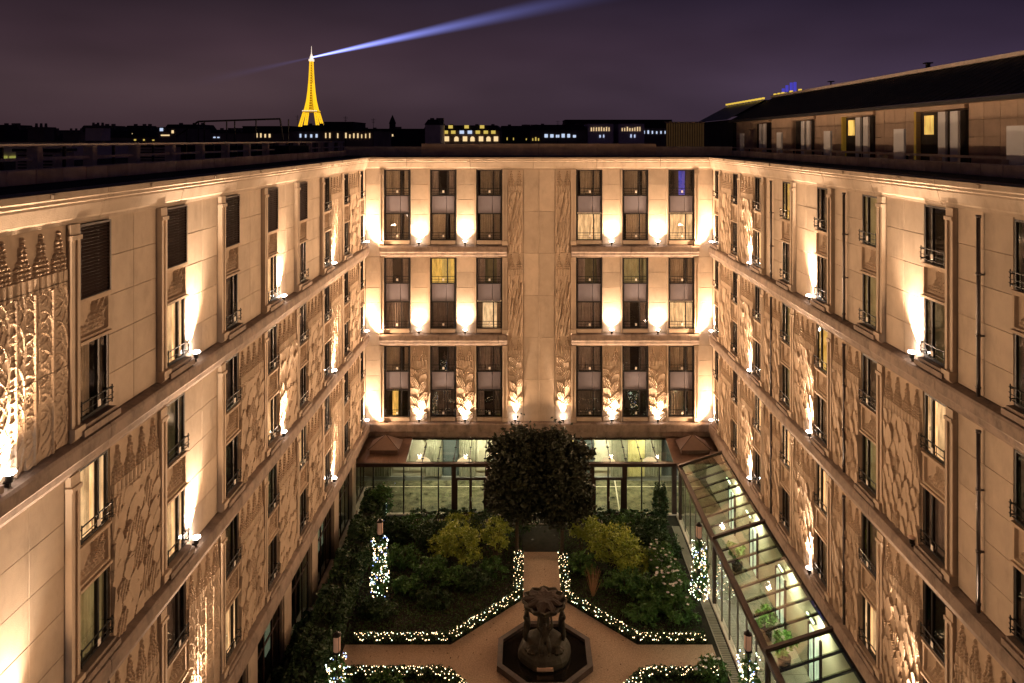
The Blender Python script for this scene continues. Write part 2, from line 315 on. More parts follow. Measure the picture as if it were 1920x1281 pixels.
# --- relief carving
def petal(X, Z, cx, cz, w, h, ang, base, lift, ribs=0):
    u = (X - cx) * math.cos(ang) + (Z - cz) * math.sin(ang); v = -(X - cx) * math.sin(ang) + (Z - cz) * math.cos(ang)
    t = np.clip(v / h + .5, 0, 1); half = w * .5 * np.minimum(1, np.minimum(t * 2.6 + .12, (1 - t) * 3.2 + .15))
    ins = (np.abs(v) < h / 2) & (np.abs(u) < half)
    hh = base + lift * t + .35 * lift * (u / (w * .5) + 1) * .5
    if ribs: hh = hh + .034 * (np.mod(u / w * ribs, 1.0) > .5)
    return np.where(ins, hh, 0)
def relief(Wd, z0, z1, H, seed, style):
    r = random.Random(seed); dx = .030 if Wd > 2 else .026
    nx = int(Wd / dx); nz = max(3, int((z1 - z0) / dx)); xs = np.linspace(-Wd / 2, Wd / 2, nx); zs = np.linspace(z0 + .012, z1 - .012, nz)
    X, Z = np.meshgrid(xs, zs); hgt = np.zeros_like(X)
    ztop = H * .98; zcone = H * .80; zflute = H * .73
    # cones of beads
    nc = 4 if Wd > 2 else 2; cw = Wd / nc
    for i in range(nc):
        cx = -Wd / 2 + cw * (i + .5); rows = 9; rh = (ztop - zcone) / rows
        for k in range(rows):
            cnt = max(1, round((rows - k) * .5)); sp = min(cw * .9 / 4.5, rh * 1.6)
            for j in range(cnt):
                bx = cx + (j - (cnt - 1) / 2) * sp; bz = zcone + rh * (k + .5); rr = ((X - bx) / (sp * .47)) ** 2 + ((Z - bz) / (rh * .52)) ** 2
                hgt = np.maximum(hgt, .085 * np.sqrt(np.clip(1 - rr, 0, 1)))
    fl = (Z < zcone) & (Z > zflute)
    hgt = np.where(fl, .03 + .05 * np.abs(np.sin(X / cw * math.pi * 3)) ** .6, hgt)
    body = np.zeros_like(X)
    if style == 'feather':
        rows = 8; ph = zflute / rows
        for k in range(rows + 1, -1, -1):
            for i in range(-1, 7):
                cx = -Wd / 2 + (i + (.5 if k % 2 else 0)) * Wd / 5.5 + r.uniform(-.05, .05); cz = (k + .2) * ph + r.uniform(-.12, .12)
                body = np.maximum(body, petal(X, Z, cx, cz, Wd / 6.2, ph * r.uniform(1.6, 2.5), r.uniform(-.30, -.04), r.uniform(.0, .05), r.uniform(.05, .10), r.choice([0, 0, 0, 3])))
    elif style == 'fan':
        for k in range(9):
            for i in range(6):
                cx = -Wd / 2 + (i + .0) * Wd / 5; cz = zflute * (k + .5) / 8.5 + r.uniform(-.1, .1) + (.35 if i % 2 else 0); rad = Wd / 4.7
                dd = np.hypot(X - cx, (Z - cz) / 1.35); ins = (dd < rad) & (X > cx)
                body = np.maximum(body, np.where(ins, .01 + .05 * np.clip(dd / rad, 0, 1) + .022 * (np.mod(dd / rad * 3.5, 1) > .75) + .012 * (k % 2), 0))
        body = np.maximum(body, np.where(np.mod(X / Wd + .5, .25) < .02, .10, 0))
    else:
        n = 12
        for k in range(n, -1, -1):
            sgn = 1 if k % 2 else -1
            body = np.maximum(body, petal(X, Z, sgn * Wd * r.uniform(.12, .28), zflute * (k + .3) / n, Wd * r.uniform(.34, .5), zflute / n * r.uniform(2.4, 3.6), -sgn * r.uniform(.4, .95), .0, r.uniform(.05, .085), 4 if k % 3 else 0))
    hgt = np.where(Z <= zflute, body, hgt)
    edge = (np.abs(X) > Wd / 2 - .05); hgt = np.where(edge, .0, hgt)
    mb = MB(); vs = np.stack([X.ravel(), -.04 - hgt.ravel() * 1.15, Z.ravel()], 1)
    fs = [(j * nx + i, j * nx + i + 1, (j + 1) * nx + i + 1, (j + 1) * nx + i) for j in range(nz - 1) for i in range(nx - 1)]
    mb.v = [tuple(p) for p in vs.tolist()]; mb.f = fs; mb.mi = [0] * len(fs)
    mb.box(-Wd / 2, Wd / 2, -.03, .58, z0 + .006, z1 - .006)
    return mb.mesh('relief_slab', CARVED)
def relief_panel(wing, s, zb, H, Wd, seed, style):
    cuts = [0, .36, .745, 1.0]
    for i in range(3):
        key = ('rel', Wd, round(H, 1), seed, style, i)
        me = cached(key, lambda: relief(Wd, H * cuts[i], H * cuts[i + 1], H, seed, style))
        put('relief_slab', me, wing, s, zb)
def flat_panel(wing, s, zb, H, Wd, cols, rows, d=0):
    w = Wd / cols; h = H / rows
    me = cached(('slab', round(w, 3), round(h, 3)), lambda: MB().slab(-w / 2 + .006, w / 2 - .006, 0, .6, .006, h - .006, .008).mesh('stone_slab', STONE))
    for c in range(cols):
        for r_ in range(rows):
            put('stone_slab', me, wing, s - Wd / 2 + w * (c + .5), zb + r_ * h, d + random.uniform(-.004, .004))
def pilaster_mesh(w, H, mir=1):
    mb = MB()
    mb.box(-w / 2, w / 2, -.10, .58, .35, H - .42)
    mb.box(-w / 2 - .0, -w / 2 + w * .32, -.17, -.10, .35, H - .42); mb.box(w / 2 - w * .30, w / 2, -.15, -.10, .35, H - .42)
    mb.box(-w / 2 - .02, w / 2 + .02, -.20, .58, H - .42, H - .30); mb.box(-w / 2, w / 2, -.14, .58, H - .30, H - .01)
    mb.box(-w / 2 - .03, w / 2 + .03, -.27, .58, .10, .35); mb.add([(-w / 2 - .03, -.27, .10), (w / 2 + .03, -.27, .10), (w / 2 + .03, -.05, -.12), (-w / 2 - .03, -.05, -.12), (-w / 2 - .03, .1, .10), (w / 2 + .03, .1, .10)],
           [(0, 3, 2, 1), (0, 4, 3), (1, 2, 5), (3, 4, 5, 2)])
    mb.box(-w / 2, w / 2, -.09, -.085, H * .5, H * .5 + .02)
    return mb.mesh('pilaster', STONE)
def carving(w, h, seed):
    r = random.Random(seed); nx, nz = 40, 30; X, Z = np.meshgrid(np.linspace(-w / 2, w / 2, nx), np.linspace(0, h, nz)); g = np.zeros_like(X)
    fr = (np.abs(X) > w / 2 - .10) | (Z < .10) | (Z > h - .10); inn = ~fr
    for k in range(5):
        for i in range(7):
            bx = -w / 2 + .22 + i * .17 + (k % 2) * .085; bz = .2 + k * .12
            if bz < .18 + (bx + w / 2) * .62: g = np.maximum(g, np.where(inn, .075 * np.clip(1.1 - np.abs(X - bx) / .085 - np.abs(Z - bz) / .07, 0, 1), 0))
    for a in (.5, .8, 1.1, 1.35):
        u = (X + w * .05) * math.cos(a) + (Z - .25) * math.sin(a); v = -(X + w * .05) * math.sin(a) + (Z - .25) * math.cos(a)
        g = np.maximum(g, np.where(inn & (u > .25) & (u < 1.0) & (np.abs(v) < .07 * u), .02 + .06 * (v / (.07 * u + 1e-6) + 1) * .5, 0))
    hgt = np.where(fr, .10, g); mb = MB(); vs = np.stack([X.ravel(), .02 - hgt.ravel(), Z.ravel()], 1)
    mb.v = [tuple(p) for p in vs.tolist()]; mb.f = [(j * nx + i, j * nx + i + 1, (j + 1) * nx + i + 1, (j + 1) * nx + i) for j in range(nz - 1) for i in range(nx - 1)]; mb.mi = [0] * len(mb.f)
    mb.box(-w / 2, w / 2, .03, .55, 0, h); mb.box(-w / 2, w / 2, -.14, .03, h, h + .07); mb.box(-w / 2, w / 2, -.16, .03, -.08, 0)
    return mb.mesh('carved_spandrel', CARVED)

# --- windows
def frame_mesh(w, h, mull):
    mb = MB(); t = .07; y0, y1 = -.02, .07
    mb.box(-w / 2, -w / 2 + t, y0, y1, 0, h).box(w / 2 - t, w / 2, y0, y1, 0, h).box(-w / 2 + t, w / 2 - t, y0, y1, 0, t).box(-w / 2 + t, w / 2 - t, y0, y1, h - t, h)
    mb.box(mull - .04, mull + .04, y0 - .01, y1, t, h - t)
    mb.tube((mull - .07, y0 - .03, h * .42), (mull - .07, y0 - .03, h * .42 + .14), .012)
    return mb.mesh('window', DARKM)
def pane_mesh(x0, x1, h): return MB().box(x0, x1, .015, .03, .07, h - .07).mesh('pane', GLASS)
def curtain_mesh(x0, x1, h, m, seed):
    r = random.Random(seed); n = max(8, int((x1 - x0) / .025)); ph = r.uniform(0, 6); mb = MB(); vs = []
    for i in range(n + 1):
        x = x0 + (x1 - x0) * i / n; y = .14 + .03 * math.sin(x * 42 + ph + 1.5 * math.sin(x * 7 + ph)) + .01 * math.sin(x * 90)
        vs += [(x + .03 * math.sin(i * .7) * 1, y, .05), (x, y, h - .02)]
    mb.add(vs, [(2 * i, 2 * i + 2, 2 * i + 3, 2 * i + 1) for i in range(n)]); return mb.mesh('curtain', m, True)
def room_mesh(w, h, m):
    mb = MB()
    for sx in (-1, 1): mb.add([(sx * (w / 2 - .004), .075, .0), (sx * (w / 2 - .004), .36, .0), (sx * (w / 2 - .004), .36, h), (sx * (w / 2 - .004), .075, h)], [(0, 1, 2, 3)])
    mb.add([(-w / 2, .36, 0), (w / 2, .36, 0), (w / 2, .36, h), (-w / 2, .36, h)], [(0, 1, 2, 3)])
    mb.add([(-w / 2, .075, .003), (w / 2, .075, .003), (w / 2, .36, .003), (-w / 2, .36, .003)], [(0, 1, 2, 3)]); return mb.mesh('room_interior', m)
def rail_mesh(w):
    mb = MB(); y = -.16
    for z, r in ((.18, .016), (.34, .014), (.56, .022)):
        mb.tube((-w / 2 + .02, y, z), (w / 2 - .02, y, z), r)
    for x in (-w / 2 + .03, w / 2 - .03):
        mb.tube((x, y, .12), (x, y, .62), .018); mb.tube((x, y, .2), (x, .05, .2), .02); mb.tube((x, y, .5), (x, .05, .5), .02)
        for q in range(3): mb.tube((x, y - .01, .22 + q * .15), (x + (.03 if x > 0 else -.03), y - .03, .25 + q * .15), .018, .008)
    for x in (-w * .17, 0, w * .17): mb.tube((x, y, .18), (x, y, .56), .012)
    return mb.mesh('railing', RAIL)
def plate_mesh(): return MB().slab(-.07, .07, -.20, -.18, .24, .42, .006).mesh('railing_plate', WHITE)
def shutter_mesh(w, h):
    mb = MB(); n = int(h / .095); S_ = -.09
    for i in range(n):
        z = .06 + i * (h - .1) / n
        mb.add([(-w / 2 + .06, -.02, z), (w / 2 - .06, -.02, z), (w / 2 - .06, .035, z + .055), (-w / 2 + .06, .035, z + .055), (-w / 2 + .06, -.005, z - .012), (w / 2 - .06, -.005, z - .012)],
               [(0, 1, 2, 3), (4, 0, 3), (4, 5, 1, 0)])
    mb.box(-w / 2, -w / 2 + .07, -.05, .04, 0, h).box(w / 2 - .07, w / 2, -.05, .04, 0, h).box(-w / 2 + .07, w / 2 - .07, -.05, .04, 0, .06).box(-w / 2 + .07, w / 2 - .07, -.05, .04, h - .06, h)
    mb.v = [(x, y + S_ + .02, z) for x, y, z in mb.v]
    return mb.mesh('shutter', DARKM)
SHUT = mat('shutter_metal', (.05, .03, .024), .5, .1)
STY = {  # style: (room, curtain, curtain ranges as fractions)
    'D': (ROOM, None, []), 'C': (ROOM, CURTD, [(0, 1)]), 'P': (ROOM, CURT, [(.0, .62), (.78, 1)]), 'Q': (ROOM, CURTD, [(0, .3), (.72, 1)]),
    'W': (ROOM, CURT, [(.12, .95)]), 'L': (ROOML, CURTL, [(0, .62), (.7, 1)]), 'Y': (ROOMY, CURTY, [(0, .45), (.8, 1)]), 'G': (ROOMG, CURTG, [(0, .75), (.85, 1)]),
    'B': (ROOM, CURTB, [(.4, .72)]), 'H': (ROOM, CURTY, [(.28, .55)]), 'T': (ROOML, CURT, [(0, .25), (.8, 1)]), 'K': (ROOMG, CURTD, [(0, .35), (.8, 1)])}
def window(wing, s, z, w, h, sty, mir=1, rail=True, plate=True, mull=.18):
    m = mull * w * mir
    me = cached(('fr', w, h, m), lambda: frame_mesh(w, h, m))
    o = put('window', me, wing, s, z)
    for a, b in ((-w / 2 + .07, m - .04), (m + .04, w / 2 - .07)):
        link('pane', cached(('pn', round(a, 3), round(b, 3), h), lambda: pane_mesh(a, b, h)), o)
    if sty == 'S':
        link('shutter', cached(('sh', w, h), lambda: shutter_mesh(w, h)), o, kind='stuff').data.materials[0] = SHUT
        sty = 'D'; rail = False
    room, cm, rngs = STY[sty]
    link('room_interior', cached(('rm', w, h, room.name), lambda: room_mesh(w, h, room)), o)
    for k, (a, b) in enumerate(rngs):
        sd = random.randint(0, 3)
        if mir < 0: a, b = 1 - b, 1 - a
        link('curtain', cached(('cu', w, h, a, b, cm.name, sd), lambda: curtain_mesh(-w / 2 + a * w + .02, -w / 2 + b * w - .02, h, cm, sd)), o)
    if rail:
        link('railing', cached(('rl', w), lambda: rail_mesh(w)), o)
        if plate: link('railing_plate', cached('plate', plate_mesh), o, loc=(w * .02, 0, 0))
    return o

# --- ledges and cornice, stone by stone
LP = [(-.5, .02), (.05, .02), (.34, -.04), (.38, -.12), (.38, -.44), (.30, -.52), (.26, -.70), (.16, -.78), (.10, -.88), (-.5, -.88)]
LP3 = [(-.5, .02), (.05, .02), (.34, -.04), (.38, -.12), (.38, -.60), (.30, -.70), (.26, -.98), (.14, -1.05), (.10, -1.16), (-.5, -1.16)]
CP = [(-.6, 0), (.08, 0), (.10, .10), (.15, .16), (.24, .50), (.24, .56), (.30, .60), (.30, .68), (.34, .72), (.34, .88), (-.2, .92), (-.6, .92)]
def course(wing, name, prof, z, s0, s1, m, step=4.74, off=0, m0=0, m1=0, boss=False):
    cuts = [s0]; p = s0 + off
    while p < s1 - .6:
        if p > s0 + .3: cuts.append(p)
        p += step
    cuts.append(s1)
    for i, (a, b) in enumerate(zip(cuts[:-1], cuts[1:])):
        L = b - a; g = .012; mm0 = m0 if i == 0 else 0; mm1 = m1 if i == len(cuts) - 2 else 0
        def mk():
            q = MB().extr(prof, g if i else 0, L - (g if i < len(cuts) - 2 else 0), mm0, mm1)
            if boss: q.box(L / 2 - .10, L / 2 + .10, -.40, -.3, .74, .84)
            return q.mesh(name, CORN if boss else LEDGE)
        me = cached((name, z > 100, len(prof), prof[4], round(L, 2), mm0, mm1, i == 0, i == len(cuts) - 2), mk)
        put(name, me, wing, a, z)
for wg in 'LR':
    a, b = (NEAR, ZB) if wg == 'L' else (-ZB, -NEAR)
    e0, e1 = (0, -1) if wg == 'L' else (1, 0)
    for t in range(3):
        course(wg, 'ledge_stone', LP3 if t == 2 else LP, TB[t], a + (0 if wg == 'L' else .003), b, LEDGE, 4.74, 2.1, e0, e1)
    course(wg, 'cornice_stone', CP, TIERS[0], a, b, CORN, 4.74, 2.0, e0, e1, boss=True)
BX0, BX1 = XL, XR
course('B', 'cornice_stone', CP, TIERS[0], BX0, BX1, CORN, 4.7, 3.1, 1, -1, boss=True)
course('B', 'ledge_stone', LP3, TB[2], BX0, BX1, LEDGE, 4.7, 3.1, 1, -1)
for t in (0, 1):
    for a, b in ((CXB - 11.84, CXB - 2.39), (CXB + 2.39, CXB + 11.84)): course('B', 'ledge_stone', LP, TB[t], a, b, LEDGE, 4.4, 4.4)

# --- side wings
WW = 1.5; PITCH = 4.74; FAR0 = 54.2
flatL = {(0, 7), (0, 6), (0, 5), (0, 4), (0, 3), (1, 8), (1, 6)}; flatR = {(0, 3), (0, 4), (0, 5), (0, 6), (0, 7), (1, 7), (0, 8), (1, 8)}
litL = {(0, 0), (1, 0), (2, 0), (0, 2), (1, 2), (2, 2), (0, 4), (1, 4), (0, 6), (1, 6), (2, 6), (0, 8), (1, 8)}
litR = {(0, 0), (1, 0), (2, 0), (0, 2), (1, 2), (2, 2), (0, 4), (1, 4), (2, 4), (0, 6), (2, 6), (0, 8), (1, 8)}
offR = {(1, 6)}
# window styles per (tier, bay from the back corner): (upper, lower)
stL = {(0, 8): 'SC', (0, 7): 'SP', (0, 6): 'SL', (0, 5): 'SC', (0, 4): 'SL', (0, 3): 'SC', (0, 2): 'CL', (0, 1): 'CC', (0, 0): 'CL',
       (1, 8): 'DC', (1, 7): 'LG', (1, 6): 'KL', (1, 5): 'CD', (1, 4): 'CL', (1, 3): 'DC', (1, 2): 'CP', (1, 1): 'CC', (1, 0): 'CL',
       (2, 8): 'WL', (2, 7): 'PL', (2, 6): 'CL', (2, 5): 'CL', (2, 4): 'PW', (2, 3): 'LC', (2, 2): 'WL', (2, 1): 'PC', (2, 0): 'CL'}
stR = {(0, 8): 'CC', (0, 7): 'KK', (0, 6): 'QK', (0, 5): 'GG', (0, 4): 'PW', (0, 3): 'YC', (0, 2): 'WL', (0, 1): 'CC', (0, 0): 'CC',
       (1, 8): 'CC', (1, 7): 'CC', (1, 6): 'LC', (1, 5): 'QG', (1, 4): 'YW', (1, 3): 'GG', (1, 2): 'WW', (1, 1): 'CC', (1, 0): 'CL',
       (2, 8): 'WC', (2, 7): 'DL', (2, 6): 'DP', (2, 5): 'CL', (2, 4): 'LW', (2, 3): 'LC', (2, 2): 'LW', (2, 1): 'WL', (2, 0): 'CL'}
PW_ = PITCH - WW - .42 - .06
for wg in 'LR':
    sg = 1 if wg == 'L' else -1
    for k in range(9):
        fe = FAR0 - PITCH * k
        for t in range(3):
            zt, zb = TIERS[t], TB[t]; H = zt - zb
            st = (stL if wg == 'L' else stR)[(t, k)]; yc = fe - WW / 2
            window(wg, sy(wg, yc), zt - 2.10, WW, 2.04, st[0], sg)
            window(wg, sy(wg, yc), zb + .30, WW, 2.10, st[1], sg)
            put('carved_spandrel', cached(('cv', k % 2), lambda: carving(WW, 1.05, k)), wg, sy(wg, yc), zb + .30 + 2.10 + .08)
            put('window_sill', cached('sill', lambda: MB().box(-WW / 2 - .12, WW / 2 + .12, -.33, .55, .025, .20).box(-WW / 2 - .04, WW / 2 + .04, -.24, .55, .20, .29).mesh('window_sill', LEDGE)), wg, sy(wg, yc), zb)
            put('window_head', cached('whead', lambda: MB().box(-WW / 2, WW / 2, -.02, .55, 0, .055).mesh('window_head', CORN)), wg, sy(wg, yc), zt - .056)
            put('pilaster', cached(('pil', .40, round(H, 2)), lambda: pilaster_mesh(.40, H)), wg, sy(wg, fe - WW - .21), zb)
            # pier beyond this window, towards the back corner
            if k == 0:
                flat_panel(wg, sy(wg, (fe + ZB) / 2 + .01), zb + .03, H - .03, ZB - fe - .04, 1, 5)
            else:
                pc = fe + .05 + PW_ / 2 + .0
                if (t, k) in (flatL if wg == 'L' else flatR): flat_panel(wg, sy(wg, pc), zb + .03, H - .03, PW_ - .05, 2, 5)
                else: relief_panel(wg, sy(wg, pc), zb + .03, H - .03, round(PW_ - .05, 3), 1 + (k % 2), 'fan' if (wg == 'L' and (k in (8, 6, 2))) else 'feather')
    # nearest pier
    for t in range(3):
        flat_panel(wg, sy(wg, FAR0 - PITCH * 9 + .05 + PW_ / 2), TB[t] + .03, TIERS[t] - TB[t] - .03, PW_ - .05, 2, 5)
    put('wall', MB().box(-2.6, 2.6, 0, .6, 4.2, 24.9).mesh('wall', STONE), wg, sy(wg, NEAR + .4))
# drain pipes on the right wing
for k in (3, 5, 7):
    pc = FAR0 - PITCH * k + .05 + PW_ / 2
    for t in range(3):
        if t == 2 and k == 7: continue
        mb = MB(); H = TIERS[t] - TB[t]; mb.tube((0, -.17, .06), (0, -.17, H - .15), .06, n=10)
        for q in (.05, .33, .66, .97): mb.tube((0, -.17, H * q), (0, -.17, H * q + .08), .08, n=10)
        for q in (.33, .66): mb.box(-.03, .03, -.17, .05, H * q, H * q + .05)
        put('drain_pipe', mb.mesh('drain_pipe', cached('pipem', lambda: mat('pipe_metal', (.10, .085, .085), .35, .2, 4, metal=.6)), True), 'R', sy('R', pc), TB[t])

# --- back wing
BW = 1.8; offs = [3.72, 7.15, 10.57]
bst = {  # (tier, column from the left): (upper, lower)
    (0, 0): 'PP', (0, 1): 'QP', (0, 2): 'WW', (0, 3): 'WL', (0, 4): 'PW', (0, 5): 'BL', (1, 0): 'QC', (1, 1): 'YC', (1, 2): 'KT', (1, 3): 'KC', (1, 4): 'GQ', (1, 5): 'PL',
    (2, 0): 'PH', (2, 1): 'QC', (2, 2): 'CQ', (2, 3): 'CC', (2, 4): 'QD', (2, 5): 'PP'}
xsw = [CXB - offs[2], CXB - offs[1], CXB - offs[0], CXB + offs[0], CXB + offs[1], CXB + offs[2]]
for t in range(3):
    zt, zb = TIERS[t], TB[t]; H = zt - zb
    for c, x in enumerate(xsw):
        st = bst[(t, c)]
        window('B', x, zt - 1.98, BW, 1.93, st[0]); window('B', x, zb + .38, BW, 2.0, st[1])
        put('window_spandrel', cached(('sp', round(H, 2)), lambda: MB().slab(-BW / 2 + .06, .22, .02, .5, 2.40, H - 2.0, .01).slab(.25, BW / 2 - .06, .02, .5, 2.40, H - 2.0, .01).mesh('window_spandrel', SPAN)), 'B', x, zb)
        put('window_post', cached(('wpl', round(H, 2)), lambda: MB().box(-.06, 0, -.06, .5, .38, H - .04).mesh('window_post', DARKM)), 'B', x - BW / 2, zb)
        put('window_post', cached(('wpr', round(H, 2)), lambda: MB().box(0, .06, -.06, .5, .38, H - .04).mesh('window_post', DARKM)), 'B', x + BW / 2, zb)
        put('window_sill', cached('bsill', lambda: MB().box(-BW / 2 - .02, BW / 2 + .02, -.12, .5, .08, .36).mesh('window_sill', STONE)), 'B', x, zb)
        put('window_head', cached('bwhead', lambda: MB().box(-BW / 2, BW / 2, -.02, .55, 0, .045).mesh('window_head', CORN)), 'B', x, zt - .05)
    for g in (0, 3):
        for i in (0, 1):
            pc = (xsw[g + i] + xsw[g + i + 1]) / 2; pw = xsw[g + i + 1] - xsw[g + i] - BW - .14
            if t < 2: flat_panel('B', pc - .06, zb + .03, H - .03, pw - .14, 1, 5, -.04)
            else: relief_panel('B', pc - .06, zb + .03, H - .03, round(pw - .14, 3), 5, 'big')
            put('wall_moulding', cached(('mo', round(H, 2)), lambda: MB().box(-.05, .07, -.10, .5, .03, H - .01).mesh('wall_moulding', STONE)), 'B', pc + pw / 2 - .07, zb)
    for sgn in (-1, 1):
        put('pilaster', cached(('pil', .36, round(H, 2)), lambda: pilaster_mesh(.36, H)), 'B', CXB + sgn * (offs[0] - BW / 2 - .27), zb)
        put('pilaster', cached(('pil', .30, round(H, 2)), lambda: pilaster_mesh(.30, H)), 'B', CXB + sgn * (offs[2] + BW / 2 + .23), zb)
    # end strips beside the corners
    for x0, x1 in ((XL, CXB - offs[2] - BW / 2 - .39), (CXB + offs[2] + BW / 2 + .39, XR)):
        flat_panel('B', (x0 + x1) / 2, zb + .03, H + (.0 if t == 0 else -.03), x1 - x0 - .02, 1, 5)
    if t < 2:   # between tiers beside the ledges
        for x0, x1 in ((XL, CXB - 11.86), (CXB + 11.86, XR)):
            put('stone_slab', MB().slab(x0 + .01, x1 - .01, 0, .6, -.86, .015, .008).mesh('stone_slab', STONE), 'B', 0, zb)
# centre: narrow carved strips and plain slabs
zc0, zc1 = TB[2] + .03, TIERS[0]
for sgn in (-1, 1):
    xr_ = CXB + sgn * 1.78
    relief_panel('B', xr_, TB[2] + 1.2, 5.2, 1.18, 9, 'big')
    put('stone_slab', MB().slab(-.585, .585, -.02, .5, 0, 1.15, .01).mesh('stone_slab', STONE), 'B', xr_, zc0)
    z = TB[2] + 6.4; hs = (zc1 - z) / 2 - .01
    for q_ in (0, 1): relief_panel('B', xr_, z + q_ * (hs + .01), hs, 1.18, 11 + q_, 'feather')
    z = 99; i = 0
    while z < zc1 - .3:
        h = min(1.15 if i % 3 == 2 else 2.05, zc1 - z)
        def shallow(hh=h, sd=i):
            mb = MB(); r = random.Random(sd)
            for c_ in (-1, 1): mb.slab(-.585 if c_ < 0 else .006, -.006 if c_ < 0 else .585, .0, .55, .006, hh - .006, .008)
            if sd % 3 == 2:
                for a in range(8):
                    for b in range(7): mb.add([(-.5 + a * .14 - .05, 0, .2 + b * .12), (-.5 + a * .14, -.10, .2 + b * .12 + .02), (-.5 + a * .14 + .05, 0, .2 + b * .12), (-.5 + a * .14, 0, .2 + b * .12 + .09)], [(0, 1, 3), (1, 2, 3), (0, 2, 1)])
            else:
                for a in range(6):
                    x = r.uniform(-.5, .25); zz = r.uniform(.2, hh - .8); an = r.uniform(.4, 1.2); L = r.uniform(.4, .8)
                    mb.add([(x, .0, zz), (x + math.cos(an) * L, .0, zz + math.sin(an) * L), (x + math.cos(an) * L - .08, -.11, zz + math.sin(an) * L), (x - .10, .0, zz + .1)], [(0, 1, 2), (0, 2, 3)])
            return mb.mesh('carved_slab', CARVED)
        put('carved_slab', shallow(), 'B', xr_, z); z += h; i += 1
    z = zc0
    while z < zc1 - .05:
        h = (zc1 - zc0) / 6
        x0, x1 = (CXB - 1.17, CXB - .06) if sgn < 0 else (CXB + .06, CXB + 1.17)
        put('stone_slab', MB().slab(x0, x1, .0, .6, .006, h - .006, .012).mesh('stone_slab', STONE), 'B', 0, z)
        if sgn < 0: put('stone_slab', MB().slab(CXB - .055, CXB + .055, -.02, .6, .004, h - .004, .02).mesh('stone_slab', STONE), 'B', 0, z)
        z += h

# --- roofs
def box_part(name, x0, x1, y0, y1, z0, z1, m, parent=hotel, kind=None): return link(name, MB().box(x0, x1, y0, y1, z0, z1).mesh(name, m), parent, kind=kind)
box_part('roof_deck', -60, XL - .21, NEAR - 3, 70, 24.955, 25.03, ROOFD)
box_part('roof_deck', XR + .21, 40, NEAR - 3, 78, 24.955, 25.03, ROOFD)
box_part('roof_deck', XL - .2, XR + .2, ZB + .21, 70, 24.955, 25.034, ROOFD)
L_ = 1.2
for wg, x in (('L', -14.1), ('R', 16.1)):
    y = NEAR; n = 0
    me = cached('para', lambda: MB().slab(-L_ / 2 + .012, L_ / 2 - .012, -.2, .2, 0, .42, .02).mesh('parapet_stone', PARA))
    while y < 56.6:
        link('parapet_stone', me, hotel, (x, y + L_ / 2, 25.035), R(90) if wg == 'L' else R(-90)); y += L_
for i in range(4):
    w = 18.5 / 4; box_part('parapet_stone', -8.2 + i * w + .01, -8.2 + (i + 1) * w - .01, 58.2, 58.6, 25.04, 25.98, cached('para2', lambda: mat('tan_parapet', (.72, .55, .42), .9, .15, 1.5, .15, 20, rand=.05)))
for x0, x1 in ((-14.3, -8.2), (10.3, 16.3)): box_part('parapet', x0, x1, 58.2, 58.6, 25.04, 25.75, PARA)

# ------------------------------------------------------------------ facade uplights
def uplight_meshes():
    h = MB().lathe([(.05, 0), (.085, .03), (.09, .17), (.10, .20)], 12).mesh('housing', RAIL, False)
    b = MB().box(-.03, .03, -.02, .14, -.10, .02).mesh('bracket', RAIL)
    l = MB().lathe([(.11, .200), (.14, .235), (.12, .27), (.05, .285)], 14).mesh('lens', LENS); l2 = l.copy(); l2.materials[0] = LENSOFF
    return h, b, l, l2
UM = uplight_meshes()
spot_n = bpy.data.lights.new('uplight_beam', 'SPOT'); spot_n.energy = UP_W; spot_n.color = WARM; spot_n.spot_size = R(80); spot_n.energy = UP_W * 1.5; spot_n.spot_blend = 1; spot_n.shadow_soft_size = .06
spot_b = spot_n.copy(); spot_b.spot_size = R(125); spot_b.energy = UP_W * .58
spot_c = spot_n.copy(); spot_c.spot_size = R(48); spot_c.energy = UP_W
spot_w = bpy.data.lights.new('courtyard_fill', 'SPOT'); spot_w.energy = FILL_W; spot_w.color = (1, .635, .37); spot_w.spot_size = R(172); spot_w.spot_blend = .8; spot_w.shadow_soft_size = .08  # added fill aimed out across the courtyard, apart from the lamp's own beam
ORD = ['lowest', 'middle', 'top']
def uplight(wing, s, z, d, tilt, label, group, on=True, power=1.0):
    p, a = place(wing, s, d, z)
    t = thing('wall_uplight', label, 'uplight', p, a, group)
    link('housing', UM[0], t); link('bracket', UM[1], t); link('lens', UM[2] if on else UM[3], t)
    if on:
        for L, tl in ((spot_b if wing == 'B' and d > .23 else spot_c if wing == 'B' else spot_n, tilt), (spot_w, tilt * .5)):
            if L is not spot_w:
                Lc = L.copy(); Lc.energy = L.energy * power * random.uniform(.72, 1.22); q = random.uniform(-.05, .05); Lc.color = (1, WARM[1] + q, WARM[2] + q * 1.4)
            else: Lc = L
            o = bpy.data.objects.new('lamp_or_fill', Lc); COL.objects.link(o); o.parent = t; o.location = (random.uniform(-.04, .04), 0, .30)
            o.rotation_euler = (math.pi - tl + random.uniform(-.03, .05), random.uniform(-.07, .07), 0) if L is not spot_w else (math.pi * .5 + R(38), 0, math.pi)
            if L is spot_w: o.location = (0, -.16, .30)
    return t
BAYN = ['in the back corner', '', 'third bay from the back', '', 'fifth bay from the back', '', 'seventh bay from the back', '', 'ninth bay from the back']
TN = ['top ledge', 'middle ledge', 'lowest ledge']
